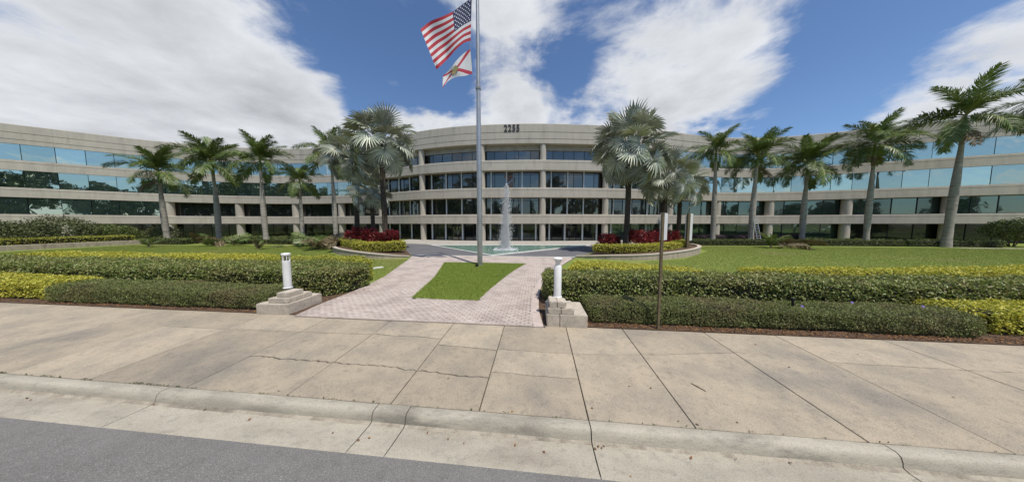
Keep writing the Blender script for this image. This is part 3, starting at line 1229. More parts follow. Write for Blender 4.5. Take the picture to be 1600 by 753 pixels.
# building number on the parapet
sN = s_of(800.5)
for k, ch in enumerate('2255'):
    cu = bpy.data.curves.new('numeral', 'FONT')
    cu.body = ch
    cu.size = 1.25
    cu.extrude = .03
    cu.offset = .026
    cu.align_x = 'CENTER'
    tmp = bpy.data.objects.new('numeral_tmp', cu)
    link(tmp)
    bpy.context.view_layer.update()
    me = bpy.data.meshes.new_from_object(tmp.evaluated_get(bpy.context.evaluated_depsgraph_get()))
    bpy.data.objects.remove(tmp)
    me.materials.clear(); me.materials.append(MATS['numeral_metal'])
    ps, t = fpos(sN + (k - 1.5) * .56, -.034)
    inst('numeral', me, bld, (ps[0] - BC[0], ps[1] - BC[1], 15.0), (R(90), 0, math.atan2(t[1], t[0])), (.78, 1, 1))


# ================================================================== FLAGPOLE, FLAGS
PX, PY = W(750, 415)
pole = empty('flagpole', (PX, PY, 0), 'tall tapered grey metal flagpole at the back of the grass island', 'flagpole')
mb = MB(); mb.lathe((0, 0, 0), [(.19, 0), (.19, .04), (.155, .06), (.152, 3), (.14, 7), (.115, 11), (.09, 14.5), (.055, 18.5)], 20)
mb.build('shaft', 'pole_metal', pole, smooth=True)
mb = MB(); mb.lathe((0, 0, 18.5), [(.03, 0), (.12, .06), (.15, .15), (.12, .24), (.02, .3)], 14); mb.build('ball', 'pole_metal', pole, smooth=True)
zc = WY(747, 139, PY).z
mb = MB(); mb.lathe((0, 0, zc), [(.115, -.06), (.15, -.05), (.15, .05), (.115, .06)], 16); mb.box((.17, 0, 0), (.12, .05, .05)); mb.build('cleat', 'lamp_dark', pole)
hp = [WY(746, 139, PY - .14), WY(741, 128, PY - .16), WY(738, 116, PY - .16), WY(735, 77, PY - .16), WY(735, 64, PY - .16), WY(737, -4, PY - .16), WY(738.5, -60, PY - .12)]
mb = MB(); mb.tube([p - Vector((PX, PY, 0)) for p in hp], .012, 5); mb.build('halyard', 'rope', pole)
# small floodlight at the foot
fl_ = empty('ground_floodlight', (*W(745, 418), .03), 'small black floodlight on the grass at the foot of the flagpole', 'light')
mb = MB(); mb.box((0, 0, .10), (.16, .10, .12), rz=.4); mb.build('housing', 'black_plastic', fl_)
mb = MB(); mb.tube([(0, 0, 0), (0, 0, .06)], .02, 8); mb.build('stake', 'black_plastic', fl_)


def spline1(P, t):
    P = np.array(P, float)
    k = np.linspace(0, 1, len(P))
    return np.array([np.interp(t, k, P[:, 0]), np.interp(t, k, P[:, 1])])


def sm(P, t):                    # smoothed interpolation
    return (spline1(P, max(0, t - .06)) + spline1(P, t) * 2 + spline1(P, min(1, t + .06))) / 4 if 0 < t < 1 else spline1(P, t)


def flag(name, top, bot, material, label, nx, ny, wave, y0):
    root = empty(name, (PX, y0, WY(*top[0], y0).z), label, 'flag')
    G = np.zeros((nx + 1, ny + 1, 3))
    me = MB()
    for i in range(nx + 1):
        s = i / nx
        a, b = sm(top, s), sm(bot, s)
        for j in range(ny + 1):
            t = j / ny
            u, v = a + (b - a) * t
            dep = y0 + wave * s * (math.sin(s * 9 + t * 2.2) + .5 * math.sin(s * 17 - t * 4))
            p = WY(u, v, dep)
            G[i, j] = (p.x - PX, p.y - y0, p.z - root.location.z)
    vs = [tuple(G[i, j]) for i in range(nx + 1) for j in range(ny + 1)]
    k = ny + 1
    fs = [(i * k + j, i * k + j + 1, (i + 1) * k + j + 1, (i + 1) * k + j) for i in range(nx) for j in range(ny)]
    me.add(vs, fs)
    o = me.build('cloth', material, root, smooth=True)
    uvl = o.data.uv_layers.new(name='UVMap')
    for lp_ in o.data.loops:
        vi = lp_.vertex_index
        uvl.data[lp_.index].uv = ((vi // k) / nx, (vi % k) / ny)
    return root, G


usr, G = flag('national_flag', [(737, -3), (722, 8), (707.5, 19), (690, 27), (673, 33), (657, 46)], [(735.5, 64), (725, 67), (713, 77), (702, 90), (692, 100), (682, 109)], 'flag_stripes',
              'large flag of red and white stripes with a starred blue corner', 48, 39, .16, PY - .18)
st = MB()


def gp(s, t):
    x, y = s * 48, t * 39
    i, j = min(47, int(x)), min(38, int(y))
    fx, fy = x - i, y - j
    p = G[i, j] * (1 - fx) * (1 - fy) + G[i + 1, j] * fx * (1 - fy) + G[i, j + 1] * (1 - fx) * fy + G[i + 1, j + 1] * fx * fy
    return Vector(p)


for rI in range(9):
    for cI in range(6 if rI % 2 == 0 else 5):
        s = .4 * ((cI + .5) / 6 + (0 if rI % 2 == 0 else 1 / 12)); t = (7 / 13) * (rI + .8) / 9.6
        p = gp(s, t)
        ax = (gp(s + .02, t) - p).normalized(); ay = (gp(s, t + .03) - p).normalized()
        for sd_ in (-1, 1):
            c = p + ax.cross(ay).normalized() * .006 * sd_
            vs = [c]
            for k in range(10):
                r_ = .05 if k % 2 == 0 else .021
                a = math.pi * k / 5
                vs.append(c + ax * math.sin(a) * r_ - ay * math.cos(a) * r_)
            st.add(vs, [(0, 1 + k, 1 + (k + 1) % 10) for k in range(10)])
st.build('stars', 'star_white', usr)['kind'] = 'stuff'
flr, G2 = flag('state_flag', [(734.5, 77), (724, 84), (715, 93), (706, 104), (699, 113), (692, 119)], [(738, 115.5), (727, 119), (716, 120), (706, 123), (698, 129), (691.5, 138)], 'flag_saltire',
               'smaller white flag with a red diagonal cross and round seal', 30, 20, .10, PY - .18)
c = Vector(G2[15, 10]); ax = (Vector(G2[17, 10]) - c).normalized(); ay = (Vector(G2[15, 12]) - c).normalized(); nn_ = ax.cross(ay).normalized()
sl = MB()
for sd_ in (-1, 1):
    vs = [c + nn_ * .012 * sd_] + [c + nn_ * .012 * sd_ + ax * math.cos(k * math.pi / 9) * .21 + ay * math.sin(k * math.pi / 9) * .21 for k in range(18)]
    sl.add(vs, [(0, 1 + k, 1 + (k + 1) % 18) for k in range(18)])
sl.build('seal', 'seal_gold', flr)


# ================================================================== LAMP POSTS ON STEPPED PLINTHS
def plinth(name, corner, ang, sx, tiers, label, chips):
    """tiers stacked flush to the walkway-side front corner; sx=+1 grows to +x"""
    root = empty(name, (corner[0], corner[1], 0), label, 'plinth', 'stepped stone plinths beside the walkway', ang)
    z = -.03
    for k, (w, d, h) in enumerate(tiers):
        whole = not chips
        i0 = (.03 if chips else .075) * k
        j0 = .085 * k if not chips else .03 * k
        split = w * (.32 if k == 0 else .52)
        for a, b in (((i0, w),) if whole else ((i0, split - .004), (split + .004, w))):
            mbx = MB()
            dd = d
            if chips and k and b == w:
                dd = d * .86
            cx_, cy_ = sx * (a + b) / 2, j0 + (dd - j0) / 2
            bm = bmesh.new()
            bmesh.ops.create_cube(bm, size=1.0)
            bmesh.ops.scale(bm, verts=bm.verts, vec=(b - a, dd - j0, h))
            bmesh.ops.translate(bm, verts=bm.verts, vec=(cx_, cy_, z + h / 2))
            bmesh.ops.subdivide_edges(bm, edges=bm.edges, cuts=3, use_grid_fill=True)
            bmesh.ops.bevel(bm, geom=[e for e in bm.edges if len(e.link_faces) == 2 and e.calc_face_angle() > .5], offset=.014, segments=2, affect='EDGES')
            for vtx in bm.verts:
                q = vtx.co
                n_ = mnoise.noise_vector((q.x * 9 + k, q.y * 9, q.z * 9)) * .006
                if chips and k and b == w and q.x > cx_ + (b - a) * .1:
                    n_ += Vector((-.03, 0, -.02)) * abs(mnoise.noise((q.x * 7, q.y * 7, q.z * 7))) * 1.4
                vtx.co += n_
            me = bpy.data.meshes.new('block')
            bm.to_mesh(me); bm.free()
            me.materials.append(MATS['stone_block'])
            inst('block', me, root)
        z += h
    return root, z


c1 = W(450.5, 492.6)
e1 = Vector(W(499, 473)) - Vector(c1)
pr, ztop = plinth('stone_plinth', (c1[0] - .03, c1[1] + .02), -RA * .6, -1, [(.93, 1.12, .32), (.66, .86, .135), (.49, .66, .135)], 'stepped stone plinth with clean square steps, left of the paver walkway', False)
lp0 = WY(441, 448, 0) if False else None
lx, ly = W(450, 449.5, ztop)
lamp = empty('bollard_lamp', (lx, ly, ztop), 'white bollard lamp with intact louvred head on the unchipped plinth', 'lamp', 'white bollard lamps on stone plinths')
mb = MB(); mb.lathe((0, 0, 0), [(.118, 0), (.118, .015), (.100, .02), (.100, .82), (.094, .825)], 24); mb.build('shaft', 'lamp_paint', lamp, smooth=True)
mb = MB(); mb.lathe((0, 0, .82), [(.055, 0), (.03, .08), (.055, .17)], 14); mb.build('reflector', 'lamp_dark', lamp, smooth=True)
for k in range(6):
    a = k * math.pi / 3 + .35
    mb = MB(); mb.box((.085 * math.cos(a), .085 * math.sin(a), .905), (.026, .014, .175), rz=a); mb.build('rib', 'lamp_paint', lamp)
mb = MB(); mb.lathe((0, 0, .99), [(.108, 0), (.112, .01), (.112, .05), (.10, .068), (.03, .078)], 24); mb.build('cap', 'lamp_paint', lamp, smooth=True)

c2 = W(854.5, 510.5)
pr2, ztop2 = plinth('stone_plinth', (c2[0], c2[1] + .02), -RA, 1, [(.97, 1.05, .33), (.66, .80, .15), (.48, .56, .15)], 'stepped stone plinth with chipped broken steps, right of the paver walkway', True)
lx, ly = W(871, 463.5, ztop2)
lamp2 = empty('bollard_lamp', (lx, ly, ztop2), 'white bollard lamp with a broken bare neck under its cap on the chipped plinth', 'lamp', 'white bollard lamps on stone plinths')
mb = MB(); mb.lathe((0, 0, 0), [(.116, 0), (.116, .012), (.098, .018), (.098, .80), (.09, .815), (.03, .82)], 24); mb.build('shaft', 'lamp_paint', lamp2, smooth=True)
mb = MB(); mb.lathe((0, 0, .815), [(.06, 0), (.062, .07), (.085, .13), (.098, .165)], 18); mb.build('neck', 'lamp_paint', lamp2, smooth=True)
mb = MB(); mb.lathe((0, 0, .98), [(.10, 0), (.118, .006), (.120, .03), (.10, .048), (.03, .055)], 24); mb.build('cap', 'lamp_paint', lamp2, smooth=True)

# ================================================================== SIGNS, SMALL THINGS
sx_, sy_ = W(1028, 514)
sg = empty('post_sign', (sx_, sy_, 0), 'thin brown post with a narrow white sign box at the sidewalk edge', 'sign')
mb = MB(); mb.box((0, 0, 1.37), (.052, .052, 2.78)); mb.build('post', 'sign_post', sg)
pl_ = []
mb = MB(); mb.box((0, 0, 0), (.30, .085, .63)); o = mb.build('panel', 'sign_white', sg); o.location = (.115, .135, 2.43); o.rotation_euler = (0, 0, R(45))
mb = MB(); mb.box((0, 0, 0), (.022, .004, .42)); q = mb.build('print', 'sign_print', o); q.location = (-.10, .0445, .04)
sx_, sy_ = WY(1073.5, 387, 21.0).x, 21.0
sg = empty('planter_sign', (sx_, sy_, .2), 'wide white sign with blue lettering and brown post standing in the planter', 'sign')
mb = MB(); mb.box((0, 0, 1.6), (.2, .2, 3.2)); mb.build('post', 'sign_post', sg)
mb = MB(); mb.box((0, 0, 0), (.95, .34, 2.36)); o = mb.build('panel', 'sign_white', sg); o.location = (.36, .40, 2.0); o.rotation_euler = (0, 0, R(42))
mb = MB()
for k in range(11):
    mb.box((-.31, .173, .95 - k * .18), (.09, .006, .11))
mb.build('print', 'sign_print', o)

st_ = empty('stake_light', (*W(1238, 481, .42), .35), 'thin black path light stake poking out of the dark low hedge', 'light')
mb = MB(); mb.tube([(0, 0, 0), (0, 0, .26)], .028, 10); mb.build('stem', 'black_plastic', st_)
mb = MB(); mb.lathe((0, 0, .26), [(.034, 0), (.036, .02), (.036, .05), (.02, .06)], 12); mb.build('cap', 'black_plastic', st_, smooth=True)

ub = empty('utility_cover', (*W(591, 419), .0), 'long white utility cover lying in the grass beside the left hedge end', 'cover')
mb = MB(); mb.box((0, 0, .03), (.52, .14, .07), rz=.9, top=.94); mb.build('lid', 'lamp_paint', ub)


# ================================================================== PLANTERS
def planter(name, curve, hts, soil, label, seed):
    root = empty(name, (curve[2][0], curve[2][1], 0), label, 'planter', 'curved raised planters beside the drive')
    ox, oy = curve[2][0], curve[2][1]
    C3 = smooth_poly([(p[0], p[1]) for p in curve], 2)
    H3 = [x[0] for x in smooth_poly([(h, 0) for h in hts], 2)]
    n = len(C3)
    wall, cap = MB(), MB()
    for mbx, (o0, o1, zl, zh) in ((wall, (0, .22, None, None)), (cap, (-.03, .26, 0, .07))):
        vs, fs = [], []
        for i in range(n):
            a = Vector(C3[max(0, i - 1)]); b = Vector(C3[min(n - 1, i + 1)])
            t = (b - a).normalized(); nr = Vector((-t.y, t.x))
            p = Vector(C3[i]) - Vector((ox, oy))
            h = H3[i]
            z0_, z1_ = (-.05, h) if zl is None else (h, h + .07)
            for off, zz in ((o0, z0_), (o0, z1_), (o1, z1_), (o1, z0_)):
                q = p + nr * off
                vs.append((q.x, q.y, zz))
        for i in range(n - 1):
            for j in range(4):
                fs.append((i * 4 + j, (i + 1) * 4 + j, (i + 1) * 4 + (j + 1) % 4, i * 4 + (j + 1) % 4))
        fs += [(0, 1, 2, 3), (n * 4 - 1, n * 4 - 2, n * 4 - 3, n * 4 - 4)]
        mbx.add(vs, fs)
    wall.build('wall', 'planter_wall', root); cap.build('cap', 'planter_cap', root)
    # soil: fan from the middle, following the wall height
    inner = []
    for i in range(n):
        a = Vector(C3[max(0, i - 1)]); b = Vector(C3[min(n - 1, i + 1)])
        t = (b - a).normalized(); nr = Vector((-t.y, t.x))
        q = Vector(C3[i]) + nr * .15
        inner.append((q.x - ox, q.y - oy, H3[i] - .02))
    for p in soil:
        inner.append((p[0] - ox, p[1] - oy, p[2]))
    cx_ = sum(p[0] for p in inner) / len(inner); cy_ = sum(p[1] for p in inner) / len(inner)
    sb = MB(); sb.add([(cx_, cy_, .34)] + inner, [(0, 1 + i, 1 + (i + 1) % len(inner)) for i in range(len(inner))])
    sb.build('soil', 'soil', root)
    return root


planter('curved_planter', [(-17.6, 25.5), (-16.9, 22.4), (-14.8, 19.9), (-12.6, 18.35), (-9.9, 17.05), (-8.6, 17.1), (-7.6, 17.8)], [.42, .46, .43, .38, .30, .2, .05],
        [(-8.3, 19.5, .03), (-10.5, 23.5, .04), (-12.6, 27.2, .04), (-15.5, 28, .2)], 'curved raised planter with red plants under the left silver palms', 1)
planter('curved_planter', [(4.7, 17.7), (6.5, 16.75), (8.9, 16.2), (11.7, 17.0), (15.0, 19.2), (17.5, 22.1), (18.4, 24.6)], [.06, .24, .32, .43, .47, .45, .40],
        [(16.5, 27.5, .2), (12, 26, .04), (9.5, 23.7, .04), (6.6, 19.9, .03)], 'curved raised planter with red plants under the right silver palms', 2)


def band(line, w0, w1):
    """polygon along a line: w0 to one side, w1 to the other"""
    L_, R_ = [], []
    P = smooth_poly(line, 2)
    for i in range(len(P)):
        a = Vector(P[max(0, i - 1)]); b = Vector(P[min(len(P) - 1, i + 1)])
        t = (b - a).normalized(); nr = Vector((-t.y, t.x))
        L_.append(tuple(Vector(P[i]) + nr * w1)); R_.append(tuple(Vector(P[i]) - nr * w0))
    return R_ + L_[::-1]


GL = 'lime hedges in the raised planters'
hedge('lime_hedge', band([(-17.0, 24.3), (-16.0, 22.9), (-13.2, 20.9)], .5, .5), .3, .72, .10, 330, 'hedge_lime_green', 'lime green clipped hedge along the left edge of the left planter', group=GL, uneven=.05)
hedge('lime_hedge', band([(-12.9, 20.1), (-11.6, 19.3), (-10.2, 19.5), (-9.3, 20.6)], .5, .5), .25, .78, .10, 330, 'hedge_lime', 'yellow lime hedge bulging at the front of the left planter', group=GL, uneven=.05)
hedge('lime_hedge', band([(6.6, 19.3), (8.0, 18.4), (10.2, 18.5), (13.4, 20.3), (16.0, 22.6), (17.2, 24.6)], .45, .5), .28, .62, .10, 330, 'hedge_lime', 'yellow lime hedge curving round the right planter', group=GL, uneven=.05)


def strap_plant(name, x, y, z0, h, rad, n, label, group):
    """clump of upright canes with long arching crimson leaves"""
    root = empty(name, (x, y, z0), label, 'shrub', group)
    k = n
    hh = rng.uniform(.25, 1.0, k) * h
    a = rng.uniform(0, 6.283, k)
    rr = np.sqrt(rng.uniform(0, 1, k)) * rad * (1.15 - .5 * hh / h)
    P = np.column_stack([np.cos(a) * rr, np.sin(a) * rr, hh])
    a2 = a + rng.normal(0, .9, k)
    out = np.column_stack([np.cos(a2), np.sin(a2), rng.uniform(.3, 1.6, k)])
    out = unit(out)
    Ln = rng.uniform(.28, .5, k)[:, None]
    side = unit(np.cross(out, np.array([0, 0, 1.0]) + rng.normal(0, .4, (k, 3)))) * .05
    m_ = P + out * Ln * .55
    tip = P + out * Ln + np.array([0, 0, -1]) * Ln * .22
    V = np.stack([P, m_ - side, tip, m_ + side], 1).reshape(-1, 3)
    i = np.arange(k) * 4
    T = np.stack([np.stack([i, i + 1, i + 2], 1), np.stack([i, i + 2, i + 3], 1)], 1).reshape(-1, 3)
    o = inst('leaves', tri_mesh('leaves', V, T, 'crimson_leaf'), root); o['kind'] = 'stuff'
    st = MB()
    for q in range(7):
        b = q * .9
        st.tube([(math.cos(b) * rad * .3, math.sin(b) * rad * .3, 0), (math.cos(b) * rad * .5, math.sin(b) * rad * .5, h * .8)], .02, 5)
    st.build('canes', 'twig', root)


GR = 'crimson shrubs in the raised planters'
for k, (x, y, h, r_) in enumerate([(-15.3, 23.2, 1.45, .75), (-14.2, 22.6, 1.75, .8), (-13.0, 21.9, 1.6, .75), (-12.0, 21.5, 1.3, .6), (-10.7, 21.6, 1.5, .55)]):
    strap_plant('crimson_shrub', x, y, .3, h, r_, 420, ['short crimson shrub at the left end of the left planter', 'tallest crimson shrub in the left planter, second from its left end',
                'crimson shrub in the middle of the left planter behind the lime hedges', 'low crimson shrub just left of the tallest left silver palm trunk', 'narrow crimson shrub just right of the tallest left silver palm trunk'][k], GR)
for k, (x, y, h, r_) in enumerate([(8.0, 20.2, 1.2, .7), (9.0, 21.4, .95, .55), (10.6, 20.6, 1.55, .75), (11.7, 21.2, 1.35, .7), (13.0, 21.9, 1.3, .7), (14.4, 23.2, 1.5, .75), (16.2, 24.3, 1.35, .7)]):
    strap_plant('crimson_shrub', x, y, .32, h, r_, 400, ['crimson shrub at the left end of the right planter', 'low crimson shrub just left of the tall right silver palm trunk', 'tallest crimson shrub just right of the tall right silver palm trunk',
                'crimson shrub second from the tall right silver palm trunk', 'crimson shrub in the middle of the right planter behind the post sign', 'crimson shrub by the small dark palm trunks of the right planter', 'crimson shrub beside the white sign at the end of the right planter'][k], GR)


# ================================================================== FOREGROUND HEDGES
def RP(P): return [RD(*p) for p in P]


hedge('front_hedge', RP([(-15.5, 6.0), (-7.62, 6.0), (-7.75, 6.95), (-8.2, 7.05), (-15.0, 7.05), (-15.7, 6.9)]), -.01, .56, .036, 3000, 'hedge_fine', 'low dark fine leaved hedge left of the walkway, along the sidewalk', group='dark low hedges along the sidewalk', rnd=.15, uneven=.055)
hedge('front_hedge', RP([(1.42, 6.08), (9.65, 6.08), (10.05, 6.8), (9.6, 6.98), (1.3, 6.98)]), -.01, .52, .036, 3200, 'hedge_fine', 'low dark fine leaved hedge right of the walkway, behind the thin post sign', group='dark low hedges along the sidewalk', rnd=.15, uneven=.055,
      flowers=[(*W(1331, 473, .53), .54), (*W(1442, 479.5, .53), .54), (*W(1253, 479, .53), .54)])
hedge('yellow_hedge', RP([(-27, 6.05), (-15.75, 6.15), (-15.3, 7.0), (-17, 7.25), (-27, 7.25)]), -.01, .62, .062, 900, 'hedge_lime', 'bright yellow low hedge at the left frame edge beside the dark low hedge', group='yellow low hedges along the sidewalk', rnd=.15, uneven=.05, aspect=.6)
hedge('yellow_hedge', RP([(10.25, 6.3), (18, 6.3), (18, 7.3), (9.95, 7.3), (9.9, 7.05)]), -.01, .56, .062, 900, 'hedge_lime', 'bright yellow low hedge at the right frame edge beside the dark low hedge', group='yellow low hedges along the sidewalk', rnd=.15, uneven=.05, aspect=.6)
hedge('green_hedge', RP([(-27, 7.35), (-7.3, 7.35), (-6.75, 7.9), (-6.62, 8.9), (-7.0, 9.3), (-27, 9.3)]), -.01, .95, .068, 850, 'hedge_mid', 'broad clipped green hedge behind the left white lamp', group='broad green hedges', rnd=.2, uneven=.085, aspect=.5)
hedge('green_hedge', RP([(.45, 7.3), (.2, 8.0), (.3, 8.75), (5, 8.45), (18, 8.7), (18, 7.4)]), -.01, .95, .068, 850, 'hedge_mid', 'broad clipped green hedge behind the right white lamp', group='broad green hedges', rnd=.2, uneven=.085, aspect=.5)
GY = 'yellow topped back hedges'
hedge('back_hedge', RP([(-27, 9.5), (-12.4, 9.5), (-12.4, 10.9), (-27, 10.9)]), -.01, .97, .066, 800, 'hedge_lime', 'long yellow hedge row behind the left green hedge', group=GY, rnd=.18, uneven=.075, aspect=.55)
hedge('back_hedge', RP([(-12.35, 9.5), (-7.2, 9.5), (-7.2, 9.9), (-8.4, 10.9), (-12.35, 10.9)]), -.01, .96, .066, 800, 'hedge_lime_green', 'short yellow green hedge behind the left white lamp, nearest the walkway', group=GY, rnd=.18, uneven=.075, aspect=.55)
hedge('back_hedge', RP([(1.2, 9.3), (1.5, 10.4), (2.6, 11.0), (4.2, 10.8), (5.7, 9.7), (6.0, 9.0), (5.4, 8.85), (3, 9.05)]), -.01, .88, .066, 850, 'hedge_lime', 'rounded yellow hedge block below the right planter wall', group=GY, rnd=.18, uneven=.075, aspect=.55)
hedge('back_hedge', RP([(6.9, 8.85), (7.2, 9.4), (18, 10.7), (18, 9.0)]), -.01, .96, .066, 850, 'hedge_lime', 'long yellow hedge row behind the right green hedge', group=GY, rnd=.18, uneven=.075, aspect=.55)

# mulch strips and fallen leaves
mb = MB()
for P in ([(-30, 5.84), (-7.6, 5.84), (-7.6, 7.2), (-30, 7.5)], [(1.25, 5.84), (20, 5.84), (20, 7.5), (1.0, 7.4)], [(-7.62, 5.84), (-6.3, 5.84), (-6.15, 7.0), (-6.1, 9.2), (-7.6, 9.4)], [(.1, 5.85), (1.24, 5.85), (1.2, 8.8), (-.1, 8.7)]):
    mb.prism(RP(P), -.02, .006 + .001 * len(mb.v) / 8)
struct(mb.build('mulch', 'soil'))
P = []
for (xa, xb, ya, yb, n) in [(1.25, 10.5, 5.85, 6.12, 1500), (10, 18, 5.85, 6.3, 700), (-15.5, -7.6, 5.86, 6.06, 500), (-27, -15.5, 5.86, 6.15, 350), (-6.9, -6.3, 7.0, 9.2, 220), (.0, .45, 6.9, 8.6, 120)]:
    q = np.column_stack([rng.uniform(xa, xb, n), rng.uniform(ya, yb, n)])
    w = np.array([RD(*a) for a in q])
    P.append(np.column_stack([w, rng.uniform(.012, .03, n)]))
q = [(W(u, v, -.195) + (-.187,)) for u, v in [(935, 697), (940, 700), (930, 701), (944, 697), (42, 622), (48, 625), (560, 688), (668, 676), (700, 686), (805, 695), (640, 660), (725, 692), (1150, 717), (1235, 723), (1080, 715), (850, 706), (520, 676), (577, 684), (390, 655), (320, 640), (240, 632), (985, 745)]]
q += [(W(u, v, -.035) + (swz(*W(u, v, -.035)) + .008,)) for u, v in [(1017, 605), (983, 602), (1152, 657), (1233, 574), (1340, 555), (925, 635), (600, 560), (655, 545), (1090, 660), (435, 608), (1490, 620), (1180, 540), (800, 640), (1060, 655), (700, 590), (1400, 610)]]
q = np.repeat(np.array(q), 1, 0)
P.append(q)
P = np.vstack(P)
o = link(bpy.data.objects.new('fallen_leaves', leaf_mesh('fallen_leaves', P, np.tile([0, 0, 1.0], (len(P), 1)), .042, 'dead_leaf', .35, .55)))
tag(o, 'scattered brown dead leaves along the hedge foot and gutter', 'fallen leaves', None, 'stuff')
P = []
for (xa, xb, y, n) in [(-14, -5.5, 3.08, 420), (-5.5, 1, 3.08, 90), (-6.5, 1.2, 5.83, 160), (1.2, 12, 3.08, 60)]:
    for k in range(n):
        x_ = xa + (xb - xa) * rng.random() ** 1.2
        if mnoise.noise((x_ * 2.3, y, 0)) > -.05:
            P.append((*RD(x_, y + rng.normal(0, .008)), (-.06 if y < 4 else .005) + .01 * rng.random()))
o = link(bpy.data.objects.new('joint_weeds', leaf_mesh('joint_weeds', np.array(P), np.tile([0, -.6, .6], (len(P), 1)), .03, 'bush_grey', .7, .4)))
tag(o, 'tiny weeds growing in the sidewalk joints', 'weeds', None, 'stuff')
tw = MB(); a, b, c_ = [Vector((*W(u, v, -.035), swz(*W(u, v, -.035)) + .006)) for u, v in ((1080, 598), (1091, 604), (1103, 610))]
tw.tube([a, b + Vector((0, .01, .002)), c_], [.006, .008, .005], 6)
tag(tw.build('twig', 'twig'), 'thin brown twig lying on the sidewalk', 'twig')


# ================================================================== LAWN GRASS
LG = [W(640, 405.5), W(600, 434), W(583, 444), RD(-6.5, 9.2), RD(-8.2, 11.1), (-14, 17), (-11.5, 17.2), (-9, 16.6)]
o = grass('left_grass', [LG, [(-26, 14.5), RD(-8.6, 11.1), (-9.6, 16.8), (-13, 18.0), (-17, 22), (-20, 27), (-44, 28), (-44, 20)]], 700, .045, 0, 'blade'); tag(o, 'sunlit lawn grass on the left between hedge and building', 'grass')
o = grass('right_grass', [[RD(6.6, 9.6), RD(18, 11.0), (40, 13), (52, 24), (20, 27), (17.8, 21.8), (12, 16.7), (9, 15.9), (6, 13)]], 520, .045, 0, 'blade'); tag(o, 'sunlit lawn grass on the right between hedge and building', 'grass')


# ================================================================== PALMS
def royal_frond(seed, L, e0, droop, mats=('frond', 'rachis'), leaf=.8, ragged=0.0):
    rr = random.Random(seed)
    n = 30
    pts = []
    p = Vector((0, 0, 0))
    for i in range(n + 1):
        t = i / n
        e = e0 - droop * t ** 1.25
        pts.append(p.copy())
        p = p + Vector((math.cos(e), math.sin(.0), math.sin(e))) * (L / n)
    V, T, M = [], [], []

    def quad(a, b, c, d, m):
        i = len(V)
        V.extend([a, b, c, d]); T.extend([(i, i + 1, i + 2), (i, i + 2, i + 3)]); M.extend([m, m])
    # rachis: flat diamond section
    for i in range(n):
        w0 = .055 * (1 - i / n) + .008
        w1 = .055 * (1 - (i + 1) / n) + .008
        a, b = pts[i], pts[i + 1]
        s_ = Vector((0, 1, 0))
        tz = Vector((0, 0, 1))
        quad(a + s_ * w0, b + s_ * w1, b + tz * w1, a + tz * w0, 1)
        quad(a - s_ * w0, a + tz * w0, b + tz * w1, b - s_ * w1, 1)
        quad(a + s_ * w0, a - s_ * w0, b - s_ * w1, b + s_ * w1, 1)
    for i in range(92):
        t = .12 + .88 * (i + rr.random() * .5) / 92
        k = min(n - 1, int(t * n))
        a = pts[k].lerp(pts[k + 1], t * n - k) if k < n else pts[n]
        tan = (pts[min(n, k + 1)] - pts[k]).normalized()
        upv = Vector((-tan.z, 0, tan.x))
        ll = leaf * (math.sin(math.pi * min(1, .18 + t * .80)) ** .7) * rr.uniform(.6, 1.15) + .12
        for sd_ in (-1, 1):
            if ragged and rr.random() < ragged:
                continue
            plane = rr.choice((-.15, .25, .6)) + rr.uniform(-.15, .15)
            d = (tan * (.45 + .5 * t) + Vector((0, sd_, 0)) * .9 + upv * plane).normalized()
            w_ = d.cross(upv).normalized() * rr.uniform(.020, .032)
            m1 = a + d * ll * .5 + Vector((0, 0, -.05 * ll))
            tip = a + d * ll * .92 + Vector((0, 0, -rr.uniform(.2, .6) * ll))
            i0 = len(V)
            V.extend([a - w_ * .5, a + w_ * .5, m1 + w_ * 1.1, m1 - w_ * 1.1, tip])
            T.extend([(i0, i0 + 1, i0 + 2), (i0, i0 + 2, i0 + 3), (i0 + 3, i0 + 2, i0 + 4)]); M.extend([0, 0, 0])
    return tri_mesh('frond', np.array([tuple(v) for v in V]), T, list(mats), M)


FRONDS = {
    'up': [royal_frond(s, 3.4, R(6), R(52), leaf=.85) for s in (1, 2)],
    'mid': [royal_frond(s, 3.8, R(4), R(88), leaf=.95) for s in (3, 4, 5)],
    'low': [royal_frond(s, 3.6, R(0), R(80), leaf=.95) for s in (6, 7)],
}


def bezier_trunk(p0, p1, bow, n=12):
    out = []
    for i in range(n + 1):
        t = i / n
        q = p0.lerp(p1, t) + bow * math.sin(math.pi * t)
        out.append(q)
    return out


